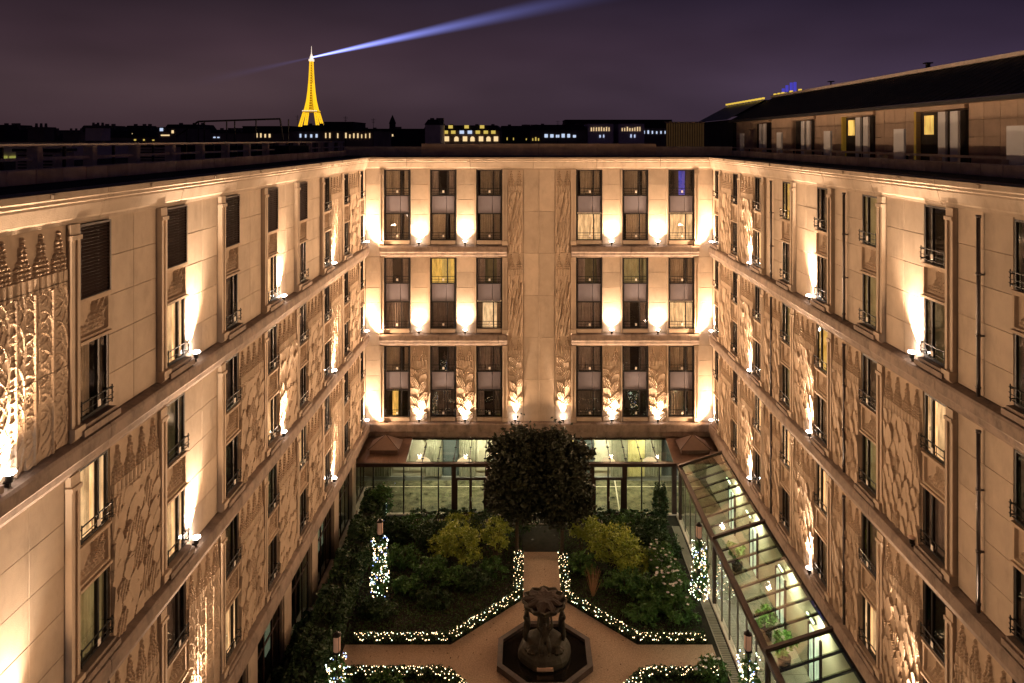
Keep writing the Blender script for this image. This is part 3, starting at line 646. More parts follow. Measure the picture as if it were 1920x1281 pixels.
for wg, lit, off, wn_ in (('L', litL, set(), 'left'), ('R', litR, offR, 'right')):
    for (t, k) in sorted(lit | off):
        fe = FAR0 - PITCH * k
        if (t, k) in off: lb = 'unlit uplight on the middle ledge of the right wing beside a dark window'
        else: lb = f'glowing uplight, {TN[t]} of the {wn_} wing, {BAYN[k]}'
        uplight(wg, sy(wg, fe + (.42 if k else .25)), TB[t] + .10, .24, R(4), lb, 'uplights along the ledges', (t, k) not in off, 1.0 if k else .5)
cn = ['first pier from the left', 'second pier from the left', 'second pier from the right', 'rightmost pier']
for t in range(3):
    for j, (a, b) in enumerate(((0, 1), (1, 2), (3, 4), (4, 5))):
        uplight('B', (xsw[a] + xsw[b]) / 2 - .06, TB[t] + .10, .24, R(9), f'glowing uplight, {TN[t]} of the back facade, {cn[j]}', 'uplights along the ledges')
for sgn, nm in ((-1, 'left'), (1, 'right')):
    uplight('B', CXB + sgn * 1.78, TB[2] + .10, .22, R(9), f'glowing uplight under the {nm} carved strip beside the centre of the back facade', 'uplights along the ledges')

# ------------------------------------------------------------------ left ground floor
for k in range(9):
    fe = FAR0 - PITCH * k
    c = fe - WW / 2; w = 3.3
    put('ground_floor_pier', cached('gfp', lambda: MB().box(-.62, .62, 0, .6, 0, 4.13).box(-.55, .55, -.08, 0, 0, 4.10).mesh('ground_floor_pier', CORN)), 'L', fe - WW / 2 - PITCH / 2, 0, -.02)
    def gf():
        mb = MB(); 
        for x in (-1.7, -.55, .6, 1.62): mb.box(x, x + .08, .12, .2, .35, 4.1)
        mb.box(-1.7, 1.7, .12, .2, .35, .45).box(-1.7, 1.7, .121, .199, 2.9, 2.98); return mb.mesh('window', BROWN)
    o = put('window', cached('gfw', gf), 'L', c, 0)
    for i in range(3):
        link('pane', cached(('gfpane', i), lambda: MB().box(-1.62 + i * 1.15, -.55 + i * 1.13, .15, .16, .45, 4.1).mesh('pane', GLASSG)), o)
    lit = k in (1, 3)
    link('room_interior', cached(('gfr', lit), lambda: MB().box(-1.7, 1.7, 1.3, 1.35, 0, 4.1).mesh('room_interior', cached('gfm', lambda: mat('gf_room_lit', (.5, .5, .4), .9, .4, 1, emit=(.5, .6, .45), estr=.25)) if lit else ROOM)), o)
    put('window_sill', cached('gfs', lambda: MB().box(-1.75, 1.75, -.16, .5, 0, .34).mesh('window_sill', PARA)), 'L', c, 0)

# ------------------------------------------------------------------ glass galleries round the garden
EZ, EY = 3.62, 51.8; EX = 10.7
gal = thing('glass_gallery', 'brown framed glass gallery with sloping glass roof along the foot of the back facade', 'gallery', (0, 0, 0))
def part(name, mb, m, parent, **k): return link(name, mb.mesh(name, m), parent, **k)
# interior floor, wall and ceiling behind the glass
part('floor', MB().box(-15, XR, EY + .02, 57.4, -.01, .02), MARBLE, gal)
for x0 in (-2.9, 6.6):
    for dx in (0, .55): part('floor_stripe', MB().add([(x0 + dx, EY + .1, .026), (x0 + dx + .09, EY + .1, .026), (x0 + dx + .35, 57.2, .026), (x0 + dx + .26, 57.2, .026)], [(0, 1, 2, 3)]), CREAM, gal)
for y in (55.9,): part('floor_stripe', MB().box(-12, 13.8, y, y + .09, .022, .028), CREAM, gal)
part('back_wall', MB().box(-15, XR, 57.2, 57.5, .021, 4.1), CREAM, gal)
part('ceiling', MB().box(-15, XR, ZB + .52, 57.2, 3.95, 4.10), CEIL, gal)
xg = -11.6; i = 0
CG = mat('curtain_green_grey', (.26, .25, .18), .9, .15, 4); CG2 = mat('curtain_straw', (.5, .44, .2), .9, .15, 4)
pat = 'cwwcdcwdcwcydwcycdwc'
while xg < 13.4:
    w = 1.3; k = pat[i % len(pat)]
    if k in 'cy':
        link('curtain', curtain_mesh(xg, xg + w, 3.3, CG if k == 'c' else CG2, i), gal, (0, 56.75, .3))
    elif k == 'd':
        o = link('doorway', MB().box(xg, xg + w, 57.14, 57.2, .3, 3.2).mesh('doorway', mat('doorway_blue%d' % i, (.10, .12, .12), .6, .2)), gal)
    else:
        link('wall_panel', MB().slab(xg + .05, xg + w - .05, 57.1, 57.2, .7, 3.4, .03).mesh('wall_panel', CREAM), gal)
    xg += w; i += 1
part('dado', MB().box(-15, XR, 56.95, 57.1, .021, .3), mat('dado_grey', (.25, .25, .23), .6, .05), gal)
# eave beam, wall plate, posts
part('gutter', MB().box(XL, EX + .35, EY - .16, EY + .12, EZ - .22, EZ + .05).box(XL, EX + .35, EY - .22, EY - .16, EZ - .06, EZ + .06), BROWN, gal)
part('wall_plate', MB().box(XL + .1, XR - .1, ZB - .16, ZB - .02, 4.0, 4.12), BROWN, gal)
def px(x, z=0, y=EY): return (x - X0) * y / F
thick = [px(851), px(914), px(1110), px(1171), px(1264)]; thin = [px(757), px(790), px(822), px(883), px(945), px(977), px(1010), px(1042), px(1075), px(1140), px(1203), px(1236)]
for x in thick: part('post', MB().box(x - .16, x + .16, EY - .1, EY + .1, 0, EZ - .22), BROWN, gal)
for x in [px(700)] + thin: part('mullion', MB().box(x - .04, x + .04, EY - .05, EY + .05, 0, EZ - .22), DARKM, gal)
allx = sorted([XL] + [px(700)] + thick + thin)
for a, b in zip(allx[:-1], allx[1:]): part('pane', MB().box(a + .04, b - .04, EY - .01, EY + .01, .08, EZ - .24), GLASSG, gal)
for a, b in ((thick[0], thick[1]), (thick[2], thick[3])):
    d = part('door', MB().box(a + .16, b - .16, EY - .06, EY + .06, 2.45, 2.6).box(a + .16, b - .16, EY - .06, EY + .06, .05, .2).box((a + b) / 2 - .09, (a + b) / 2 + .09, EY - .065, EY + .065, .2, 2.45).box(a + .16, a + .26, EY - .062, EY + .062, .2, 2.45).box(b - .26, b - .16, EY - .062, EY + .062, .2, 2.45), BROWN, gal)
    part('handle', MB().tube(((a + b) / 2 + .05, EY - .1, 1.0), ((a + b) / 2 + .05, EY - .1, 1.3), .015), WHITE, d)
part('sill', MB().box(XL + .3, EX, EY - .14, EY + .14, 0, .08), PARA, gal)
# glass roof
RX0, RX1 = px(762), px(1262)
n = 17; zl = lambda y: EZ + .06 + (y - EY) / (ZB - .1 - EY) * (4.16 - EZ - .06)
for i in range(n):
    a = RX0 + (RX1 - RX0) * i / n; b = RX0 + (RX1 - RX0) * (i + 1) / n
    part('roof_pane', MB().add([(a + .03, EY, zl(EY)), (b - .03, EY, zl(EY)), (b - .03, ZB - .1, zl(ZB - .1)), (a + .03, ZB - .1, zl(ZB - .1)), (a + .03, EY, zl(EY) - .015), (b - .03, EY, zl(EY) - .015), (b - .03, ZB - .1, zl(ZB - .1) - .015), (a + .03, ZB - .1, zl(ZB - .1) - .015)],
         [(0, 1, 2, 3), (7, 6, 5, 4), (0, 4, 5, 1), (1, 5, 6, 2), (2, 6, 7, 3), (3, 7, 4, 0)]), GLASSG, gal)
    if i: 
        part('glazing_bar', MB().bar((a, EY, zl(EY) + .02), (a, ZB - .12, zl(ZB - .1) + .02), .05), BROWN, gal)
        for y in (EY + .3, EY + 1.7): part('glazing_clip', MB().box(a - .09, a + .09, y - .05, y + .05, zl(y) + .05, zl(y) + .10), RAIL, gal)
# copper corner roofs with pyramid skylights
for x0, x1, nm in ((XL + .05, RX0 - .05, 'left'), (RX1 + .05, XR - .05, 'right')):
    mb = MB(); mb.add([(x0, EY - .1, zl(EY)), (x1, EY - .1, zl(EY)), (x1, ZB - .05, 4.2), (x0, ZB - .05, 4.2), (x0, EY - .1, zl(EY) - .12), (x1, EY - .1, zl(EY) - .12), (x1, ZB - .05, 4.08), (x0, ZB - .05, 4.08)], [(0, 1, 2, 3), (7, 6, 5, 4), (0, 4, 5, 1), (1, 5, 6, 2), (2, 6, 7, 3), (3, 7, 4, 0)])
    rp = part('corner_roof', mb, COPPER, gal)
    for q in range(1, 6):
        x = x0 + (x1 - x0) * q / 6; part('roof_seam', MB().bar((x, EY - .08, zl(EY) + .02), (x, EY + .95, zl(EY + .95) + .02), .03), COPPER, rp)
    c = (x0 + x1) / 2; h = 1.0; zc = 4.15; yc = 53.6
    part('skylight_curb', MB().box(c - h, c + h, yc - .85, yc + .85, 3.7, zc), COPPER, rp)
    part('pyramid_skylight', MB().add([(c - h - .1, yc - .95, zc), (c + h + .1, yc - .95, zc), (c + h + .1, yc + .95, zc), (c - h - .1, yc + .95, zc), (c, yc, zc + .75)], [(0, 1, 4), (1, 2, 4), (2, 3, 4), (3, 0, 4), (3, 2, 1, 0)]), mat('skylight_metal_' + nm, (.16, .11, .09), .5, .1, 3), rp)
    mb = MB()
    for sx, s_ in ((-1, -1), (1, -1), (1, 1), (-1, 1)): mb.bar((c + sx * (h + .1), yc + s_ * .95, zc + .02), (c, yc, zc + .78), .03)
    part('skylight_ribs', mb, BROWN, rp)
# drain grating along the back
def grate(x0, x1, y0, y1, along, label):
    t = thing('drain_grating', label, 'grating', ((x0 + x1) / 2, (y0 + y1) / 2, 0), group='drain gratings')
    cx, cy = (x0 + x1) / 2, (y0 + y1) / 2
    tf = MB().box(x0 - cx, x1 - cx, y0 - cy, y1 - cy, .003, .02); link('trough', tf.mesh('trough', ROOFD), t)
    mb = MB(); q = (x0 if along == 'x' else y0)
    end = (x1 if along == 'x' else y1)
    while q < end - .05:
        if along == 'x': mb.box(q - cx, q + .07 - cx, y0 - cy + .05, y1 - cy - .05, .02, .06)
        else: mb.box(x0 - cx + .05, x1 - cx - .05, q - cy, q + .05 - cy, .02, .06)
        q += .16 if along == 'x' else .13
    mb.box(x0 - cx, x1 - cx, y0 - cy, y0 - cy + .05, .018, .05) if along == 'x' else mb.box(x0 - cx, x0 - cx + .05, y0 - cy, y1 - cy, .018, .05)
    link('bars', mb.mesh('bars', cached('gratem', lambda: mat('grate_stone', (.34, .30, .24), .7, .1))), t, kind='stuff')
grate(-9.8, 9.4, 50.45, 51.15, 'x', 'pale slatted drain grating running across the back of the garden')
grate(9.95, 10.5, 28, 50.2, 'y', 'slatted drain grating along the foot of the right glass gallery')

# right gallery
gr = thing('glass_gallery', 'brown framed glass gallery with stepped glass roof along the right wing', 'gallery')
part('floor', MB().box(EX, XR, 12, EY, .0, .022), mat('gallery_floor_base', (.10, .10, .075), .5, .2), gr)
ft = cached('gtile', lambda: MB().slab(-.39, .39, -.44, .44, 0, .02, .004).mesh('floor_tile', TILE))
ftm = MB().box(-.395, .395, -.45, .45, 0, .012).mesh('floor_tile', TILE)
for iy in range(26):
    for ix in range(4): link('floor_tile', ftm, gr, (EX + .42 + ix * .8, 28 + .46 + iy * .92, .023))
RB = [51.0, 41.8, 32.6, 23.4, 14.2]
def rz(x): return EZ + .1 + (x - EX) / (XR - .1 - EX) * (4.75 - EZ - .1)
for i, y in enumerate(RB):
    part('roof_beam', MB().bar((EX - .1, y, rz(EX) + .05), (XR - .12, y, rz(XR - .1) + .05), .17), BROWN, gr)
    part('post', MB().box(EX - .1, EX + .1, y - .1, y + .1, 0, EZ), BROWN, gr)
part('gutter', MB().box(EX - .15, EX + .13, 12, EY - .23, EZ - .16, EZ + .08), BROWN, gr)
part('wall_gutter', MB().box(XR - .42, XR - .06, 12, EY - .23, 4.35, 4.55), DARKM, gr)
for y0, y1 in zip(RB[1:], RB[:-1]):
    n = 8
    for j in range(n):
        a = y0 + .12 + (y1 - y0 - .24) * j / n; b = y0 + .12 + (y1 - y0 - .24) * (j + 1) / n
        dz = .05 * (1 - 0)
        x0, x1 = EX + .1, XR - .45
        part('roof_pane', MB().add([(x0, a, rz(x0) + .0), (x1, a, rz(x1)), (x1, b + .06, rz(x1) + dz), (x0, b + .06, rz(x0) + dz), (x0, a, rz(x0) - .02), (x1, a, rz(x1) - .02), (x1, b + .06, rz(x1) + dz - .02), (x0, b + .06, rz(x0) + dz - .02)],
             [(0, 1, 2, 3), (7, 6, 5, 4), (0, 4, 5, 1), (1, 5, 6, 2), (2, 6, 7, 3), (3, 7, 4, 0)]), GLASSR, gr)
        part('glazing_bar', MB().bar((x0, a, rz(x0) - .03), (x1, a, rz(x1) - .03), .08), DARKM, gr)
    m = 6
    for j in range(m):
        a = y0 + .1 + (y1 - y0 - .2) * j / m; b = y0 + .1 + (y1 - y0 - .2) * (j + 1) / m
        part('pane', MB().box(EX - .01, EX + .01, a + .04, b - .04, .1, EZ - .2), GLASSG, gr)
        if j: part('mullion', MB().box(EX - .04, EX + .04, a - .04, a + .04, 0, EZ - .16), cached('mulm', lambda: mat('mullion_metal', (.16, .14, .12), .5, .05)), gr)
part('sill', MB().box(EX - .16, EX + .16, 12, EY, 0, .1), PARA, gr)
# lit openings in the wing's wall, seen through the roof
for k in range(7):
    y = 50 - 4.74 * k; part('lit_doorway', MB().box(XR - .06, XR + .01, y - .95, y + .35, .05, 2.6), cached('litdoor', lambda: mat('doorway_glow', (.7, .75, .7), .6, .1, emit=(.75, .95, .82), estr=.9)), gr)
    part('door_frame', MB().box(XR - .1, XR + .01, y - 1.05, y - .95, .03, 2.7).box(XR - .1, XR + .01, y + .35, y + .45, .03, 2.7).box(XR - .11, XR - .05, y - .33, y - .27, .05, 2.6), BROWN, gr)

# gallery lamps (the tubes and pendants the photograph shows)
def arealamp(parent, loc, w, sx, sy_, col=(1, .96, .76), rot=(0, 0, 0)):
    L = bpy.data.lights.new('tube_glow', 'AREA'); L.energy = w; L.shape = 'RECTANGLE'; L.size = sx; L.size_y = sy_; L.color = col
    o = bpy.data.objects.new('lamp_or_fill', L); COL.objects.link(o); o.parent = parent; o.location = loc; o.rotation_euler = rot
for i, (x, nm) in enumerate(((-7.0, 'leftmost'), (-4.0, 'second from the left'), (2.0, 'behind the tree crown'), (5.9, 'second from the right'), (8.9, 'rightmost'))):
    t = thing('ceiling_light', f'white tube light on the ceiling of the back gallery, {nm}', 'ceiling light', (x, 55.75, 3.9), group='tube lights in the back gallery')
    link('tube', cached('tube', lambda: MB().tube((-.55, 0, 0), (.55, 0, 0), .05, n=10).mesh('tube', STRIP)), t)
    link('fitting', cached('tubeb', lambda: MB().box(-.6, .6, -.08, .08, .045, .1).mesh('fitting', CEIL)), t)
    arealamp(t, (0, 0, -.08), GALW, 1.1, .12)
for i, (x, nm) in enumerate(((-4.35, 'left of the tree'), (-7.3, 'near the left corner'), (5.9, 'right of the tree'), (8.9, 'near the right corner'))):
    t = thing('pendant_lamp', f'wide pale pendant lamp under the glass roof {nm}', 'lamp', (x, 52.7, 0), group='pendant lamps in the back gallery')
    link('lamp_shade', cached('shade', lambda: MB().lathe([(.55, 3.2), (.5, 3.38), (.3, 3.55), (.08, 3.62)], 20).mesh('lamp_shade', SHADE, True)), t)
    link('cord', cached('cord', lambda: MB().tube((0, 0, 3.62), (0, 0, 3.82), .01).mesh('cord', RAIL)), t)
nmg = ['farthest', 'second farthest', 'third farthest', 'fourth farthest', 'nearest']
for i, y in enumerate((48.5, 44.2, 38.5, 34.6, 29.0)):
    t = thing('wall_lamp', f'slim bright wall lamp inside the right glass gallery, {nmg[i]}', 'lamp', (XR - .55, y, 3.9), group='wall lamps in the right gallery')
    link('tube', cached('wtube', lambda: MB().tube((-.05, -.4, 0), (-.05, .4, 0), .04, n=8).mesh('tube', STRIP)), t)
    link('fitting', cached('wfit', lambda: MB().box(.0, .08, -.45, .45, -.06, .06).mesh('fitting', CEIL)), t)
    arealamp(t, (0, 0, -.08), GALW * .9, .3, .8, (1, .97, .78))

# ------------------------------------------------------------------ plants
def tree(name, x, y, h, blobs, n, label, size=.16, lm=LEAFT, group=None):
    t = thing(name, label, 'tree', (x, y, 0), group=group)
    mb = MB(); p = [(0, 0, 0), (.04, .02, h * .35), (-.02, .05, h * .6), (.03, 0, h * .8)]
    r = [.13, .10, .08, .05]
    for i in range(3): mb.tube(p[i], p[i + 1], r[i], r[i + 1], 8)
    link('trunk', mb.mesh('trunk', BARK), t)
    for k in range(9):
        a = random.uniform(0, 6.28); z = h * random.uniform(.4, .75); L = random.uniform(.8, 1.4)
        m2 = MB().tube((0, 0, z), (math.cos(a) * L * .5, math.sin(a) * L * .5, z + L * .35), .045, .03, 5).tube((math.cos(a) * L * .5, math.sin(a) * L * .5, z + L * .35), (math.cos(a) * L, math.sin(a) * L, z + L * .9), .03, .012, 5)
        link('branch', m2.mesh('branch', BARK), t)
    pts = blob_pts(blobs, n); link('crown', leaves(pts, size, 'crown', lm), t, kind='stuff'); return t
tree('clipped_tree', -.55, 46.6, 7.6, [(.35, 0, 5.3, 1.9, 1.7, 2.9), (-.3, -.2, 4.3, 1.6, 1.5, 1.6), (.5, .1, 6.6, 1.2, 1.2, 1.3), (-1.1, .2, 6.4, .8, .9, 1.2), (-1.35, 0, 4.2, .7, .9, 1.3), (-1.0, 0, 7.3, .5, .5, .5)], 17000, 'dark round-crowned tree left of the garden path end', group='pair of trees before the back gallery')
tree('clipped_tree', 2.3, 46.4, 7.4, [(-.35, 0, 5.2, 1.9, 1.7, 2.9), (.3, -.2, 4.1, 1.6, 1.5, 1.6), (-.6, .1, 6.7, 1.1, 1.2, 1.2), (1.2, 0, 6.3, .8, .9, 1.1), (1.4, 0, 4.0, .6, .9, 1.2), (.9, 0, 7.2, .55, .5, .5), (-.9, 0, 7.5, .5, .5, .4)], 17000, 'dark round-crowned tree right of the garden path end', group='pair of trees before the back gallery')
def shrub(name, x, y, blobs, n, size, lm, label, cat='shrub', group=None, flowers=0):
    t = thing(name, label, cat, (x, y, 0), group=group)
    mb = MB()
    for b in blobs:
        for _ in range(4):
            q = (b[0] + random.uniform(-.5, .5) * b[3], b[1] + random.uniform(-.5, .5) * b[4], b[2] + random.uniform(0, .6) * b[5]); c = (q[0] * .45, q[1] * .45, q[2] * .5)
            mb.tube((q[0] * .1, q[1] * .1, 0), c, .025, .02, 5).tube(c, q, .02, .008, 5)
    link('stems', mb.mesh('stems', BARK), t)
    link('foliage', leaves(blob_pts(blobs, n), size, 'foliage', lm), t, kind='stuff')
    if flowers:
        f = MB(); P = blob_pts(blobs, 4000); P = P[P[:, 2] > np.median(P[:, 2])]
        for q in P[rng.choice(len(P), flowers, replace=False)]:
            for k in range(6):
                a = k * 1.05 + q[0]; d = (math.cos(a) * .07, math.sin(a) * .07); z = q[2] + .08
                f.add([(q[0], q[1], z + .03), (q[0] + d[0] - d[1] * .5, q[1] + d[1] + d[0] * .5, z), (q[0] + d[0] * 1.5, q[1] + d[1] * 1.5, z + .03), (q[0] + d[0] + d[1] * .5, q[1] + d[1] - d[0] * .5, z)], [(0, 1, 2, 3)])
        link('flowers', f.mesh('flowers', PETAL), t, kind='stuff')
    return t
G2 = 'loose shrubs in the beds'
shrub('shrub', -4.3, 46.0, [(0, 0, 1.5, 1.3, 1.1, .9), (.8, -.7, 1.1, .9, .9, .8), (-.9, .3, .9, .9, .9, .8)], 3200, .10, LEAFY, 'tall yellow-green shrub in the middle of the left bed', group=G2)
shrub('shrub', -1.9, 46.2, [(0, 0, 1.9, .9, .8, .9), (.4, .5, 1.3, .8, .8, .8)], 1500, .10, LEAFY, 'yellowish shrub with bare reddish stems beside the left tree', group=G2)
shrub('shrub', -6.1, 47.6, [(0, 0, .9, 1.4, 1.1, .8), (1.2, .2, .8, 1.0, .9, .7)], 2200, .11, LEAF, 'dark green shrub at the back of the left bed', group=G2)
shrub('shrub', -5.6, 44.0, [(0, 0, .7, 1.1, .8, .6), (1.4, -.5, .6, .9, .8, .5)], 2200, .09, LEAFG, 'low green shrub in the left bed before the taller ones', group=G2)
shrub('shrub', -3.1, 43.4, [(0, 0, .5, 1.1, .8, .5)], 1500, .09, LEAF, 'low dark shrub behind the diagonal light hedge of the left bed', group=G2)
shrub('shrub', -2.6, 49.0, [(0, 0, .8, 1.3, .6, .7), (2.2, 0, .8, 1.2, .6, .7)], 2000, .10, LEAF, 'dark shrub under the left tree before the gallery', group=G2)
shrub('shrub', 5.4, 45.6, [(0, 0, 1.4, 1.5, 1.2, 1.1), (1.0, -1.0, 1.1, 1.2, 1.0, .9), (-1.0, .6, 1.6, .9, .8, .9)], 4500, .095, LEAFY, 'broad yellow-green shrub filling the middle of the right bed', group=G2)
shrub('shrub', 3.6, 47.2, [(0, 0, 1.7, 1.0, .8, .9)], 1500, .10, LEAFY, 'yellowish shrub beside the right tree before the gallery', group=G2)
shrub('shrub', 5.9, 42.8, [(0, 0, .7, 1.4, .9, .6), (.9, -.7, .5, 1.0, .8, .5)], 2500, .10, LEAFG, 'green shrub behind the diagonal light hedge of the right bed', group=G2)
shrub('shrub', 8.1, 47.8, [(0, 0, 1.0, 1.3, 1.1, .9)], 2000, .11, LEAF, 'dark green shrub at the back corner of the right bed', group=G2)
shrub('flowering_shrub', 8.3, 43.4, [(0, 1.2, .9, .9, 1.5, .8), (.1, -1.0, .8, 1.0, 1.3, .75), (.3, -3.0, .55, .9, .9, .5)], 5000, .10, LEAFG, 'green shrub dotted with white flower heads by the right gallery', flowers=70)
shrub('flowering_shrub', 9.1, 36.0, [(0, 0, .45, .8, .7, .45)], 1000, .09, LEAFG, 'small shrub with pinkish white flowers below the right path', flowers=10)
shrub('potted_tree', px(1237, y=50), 50.0, [(0, 0, 1.6, .55, .5, 1.5)], 1600, .10, LEAF, 'slim dark conical tree before the right end of the back gallery', 'tree')
shrub('potted_tree', -9.8, 50.2, [(0, 0, 1.8, .8, .6, 1.0)], 1300, .10, LEAFG, 'small leafy tree with fairy lights before the left end of the back gallery', 'tree')
for i, (x, nm) in enumerate(((-6.3, 'left'), (-3.2, 'middle left'), (5.6, 'middle right'), (8.0, 'right'))):
    shrub('planter_plant', x, 51.4, [(-.8, 0, .35, .9, .25, .35), (.8, 0, .35, .9, .25, .3)], 900, .09, LEAF, f'low dark plants behind the grating at the foot of the gallery, {nm}', 'plant', 'low plants before the gallery')
for (x, y, w, h, m_, lb) in ((-7.6, 45.6, 1.0, .9, LEAFG, 'rounded green shrub between the lantern and the yellow shrub'), (-8.6, 48.6, 1.1, 1.0, LEAF, 'dark shrub at the far left corner of the left bed'), (-7.2, 49.6, 1.2, .7, LEAFG, 'broad low shrub before the grating at far left'), (-4.4, 49.3, 1.3, .8, LEAFY, 'yellow-green shrub before the grating behind the taller ones'),
        (-6.9, 43.0, .9, .6, LEAFG, 'small green shrub right of the upper left lantern'), (-5.2, 42.0, 1.0, .45, LEAF, 'low spreading dark shrub in the front of the left bed'), (-2.0, 44.7, .8, .6, LEAFG, 'small green shrub beside the left light hedge'), (3.4, 44.9, .8, .8, LEAFG, 'small green shrub beside the right light hedge'),
        (6.9, 49.2, 1.4, .9, LEAFG, 'broad green shrub before the grating on the right'), (4.8, 49.4, 1.2, .8, LEAF, 'dark shrub before the grating right of the trees'), (7.4, 41.4, 1.0, .6, LEAFG, 'green shrub between the yellow shrub and the white flowers'), (6.4, 40.6, .9, .4, LEAFG, 'low grassy green clump in the front of the right bed'), (8.8, 46.2, .9, 1.1, LEAF, 'dark upright shrub behind the white flowers'),
        (-8.2, 40.9, 1.0, .45, LEAF, 'low dark shrub in the left front of the left bed'), (-6.6, 35.2, .9, .5, LEAFG, 'small green shrub in the lower left bed')):
    shrub('shrub', x, y, [(0, 0, h * .8, w, w * .8, h * .75), (w * .5, -.3, h * .55, w * .7, w * .6, h * .5), (-w * .5, .2, h * .6, w * .6, w * .6, h * .6)], int(1500 * w), .10, m_, lb, group=G2)
# reeds
t = thing('dry_reeds', 'tuft of dry reddish reeds in the right bed near the path', 'plant', (3.9, 42.6, 0)); mb = MB()
for _ in range(26):
    a = random.uniform(0, 6.28); q = random.uniform(.1, .55); h = random.uniform(1.0, 1.9); mb.tube((math.cos(a) * .06, math.sin(a) * .06, 0), (math.cos(a) * q, math.sin(a) * q, h), .018, .006, 4)
link('stems', mb.mesh('stems', REED), t, kind='stuff')
# hedge along the left wing
def hedge_strip(name, x0, x1, y0, y1, h, n, label, group=None):
    t = thing(name, label, 'hedge', ((x0 + x1) / 2, y0, 0), group=group); cx = (x0 + x1) / 2; w = (x1 - x0) / 2; L = y1 - y0
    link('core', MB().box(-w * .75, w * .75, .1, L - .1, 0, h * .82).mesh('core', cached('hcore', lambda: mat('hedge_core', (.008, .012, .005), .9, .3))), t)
    P = np.stack([rng.uniform(-w, w, n), rng.uniform(0, L, n), rng.uniform(.05, 1, n) ** .5 * h], 1)
    P[:, 2] *= 1 + .12 * np.sin(P[:, 1] * 1.7) + .08 * np.sin(P[:, 1] * 4.1 + P[:, 0] * 3); P[:, 0] += .12 * np.sin(P[:, 1] * 2.3)
    side = rng.random(n) < .5; P[side, 0] = np.sign(P[side, 0]) * w * rng.uniform(.75, 1.08, side.sum())
    link('foliage', leaves(P, .12, 'foliage', LEAF), t, kind='stuff')
hedge_strip('hedge', -10.9, -9.5, 27, 50.8, 2.1, 26000, 'tall dark hedge running along the left side of the garden')
hedge_strip('hedge', -11.75, -10.95, 22, 39.5, 1.2, 9000, 'lower dark hedge between the tall hedge and the left wing')
# low hedges with light nets
def poly_len(p): return [math.dist(a, b) for a, b in zip(p[:-1], p[1:])]
def light_hedge(pts, label, group, sgn=1, rows=3):
    t = thing('low_hedge', label, 'hedge', (pts[0][0], pts[0][1], 0), group=group); o = pts[0]
    LN = poly_len(pts); tot = sum(LN); n = int(tot * 420); P = []; B = []; M = []
    core = MB(); w = .28; h = .34
    for (a, b), L in zip(zip(pts[:-1], pts[1:]), LN):
        d = ((b[0] - a[0]) / L, (b[1] - a[1]) / L); nn = (-d[1], d[0])
        k = int(n * L / tot); u = rng.uniform(0, 1, k) * L; v = rng.uniform(-w, w, k); z = rng.uniform(.02, 1, k) ** .6 * h
        P.append(np.stack([a[0] - o[0] + d[0] * u + nn[0] * v, a[1] - o[1] + d[1] * u + nn[1] * v, z + .03 * np.sin(u * 3)], 1))
        c = [(a[0] - o[0] + nn[0] * s_ * w * .8, a[1] - o[1] + nn[1] * s_ * w * .8) for s_ in (-1, 1)]; e = [(b[0] - o[0] + nn[0] * s_ * w * .8, b[1] - o[1] + nn[1] * s_ * w * .8) for s_ in (-1, 1)]
        q = [c[0], e[0], e[1], c[1]]
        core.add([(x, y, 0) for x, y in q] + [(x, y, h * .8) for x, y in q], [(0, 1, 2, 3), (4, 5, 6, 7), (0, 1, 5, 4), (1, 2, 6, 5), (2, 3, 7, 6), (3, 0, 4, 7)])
        # net: zigzag of bulbs over the hedge
        m = int(L / .105); 
        for i in range(m):
            uu = L * (i + random.uniform(.2, .8)) / m; ph = (i % 8) / 8; tri = abs(ph * 2 - 1); 
            for rr in range(2):
                vv = (tri - .5 + (rr - .5) * .75) * w * 1.9 + random.uniform(-.06, .06); vv = max(-w, min(w, vv))
                if random.random() < .12: continue
                B.append((a[0] - o[0] + d[0] * uu + nn[0] * vv, a[1] - o[1] + d[1] * uu + nn[1] * vv, h + .05 - abs(vv) * .5 + random.uniform(-.03, .03))); M.append(0 if random.random() < .8 else 2)
    link('core', core.mesh('core', CACHE['hcore']), t)
    link('foliage', leaves(np.concatenate(P), .075, 'foliage', LEAF), t, kind='stuff')
    s_ = thing('light_net', 'net of warm fairy lights over ' + label.replace('low clipped', 'the low clipped'), 'fairy lights', (o[0], o[1], 0), group='light nets on the hedges')
    link('bulbs', bulbs(B, .026, 'bulbs', [FAIRYW, FAIRYB, FAIRYC], M), s_, kind='stuff')
e = .3
def mir(p): return [(2 * GX - x, y) for x, y in p]
UL = [(-9.0, GY + .95 + e), (GX - 4.85 - .12, GY + .95 + e), (GX - 1.08 - e, GY + 4.75 + .12), (GX - 1.08 - e, 46.7)]
LL = [(-9.0, GY - .95 - e), (GX - 4.85 - .12, GY - .95 - e), (GX - 1.08 - e, GY - 4.75 - .12), (GX - 1.08 - e, 29)]
GH = 'low hedges edging the four garden beds'
light_hedge(UL, 'low clipped hedge edging the upper left bed', GH); light_hedge([(min(9.45, x), y) for x, y in mir(UL)], 'low clipped hedge edging the upper right bed', GH)
light_hedge(LL, 'low clipped hedge edging the lower left bed', GH); light_hedge([(min(9.45, x), y) for x, y in mir(LL)], 'low clipped hedge edging the lower right bed', GH)
# grass and ground cover
n = 60000; P = np.stack([rng.uniform(-9.6, 9.6, n), rng.uniform(29, 50.2, n), rng.uniform(.0, .07, n)], 1)
ax = np.abs(P[:, 0] - GX); ay = np.abs(P[:, 1] - GY); keep = ~((ax < 1.2) | (ay < 1.05) | (ax + ay < 6.0)); link('ground_cover', leaves(P[keep], .06, 'ground_cover', GRASS), kind='stuff', label='dark grass and ground cover in the garden beds')

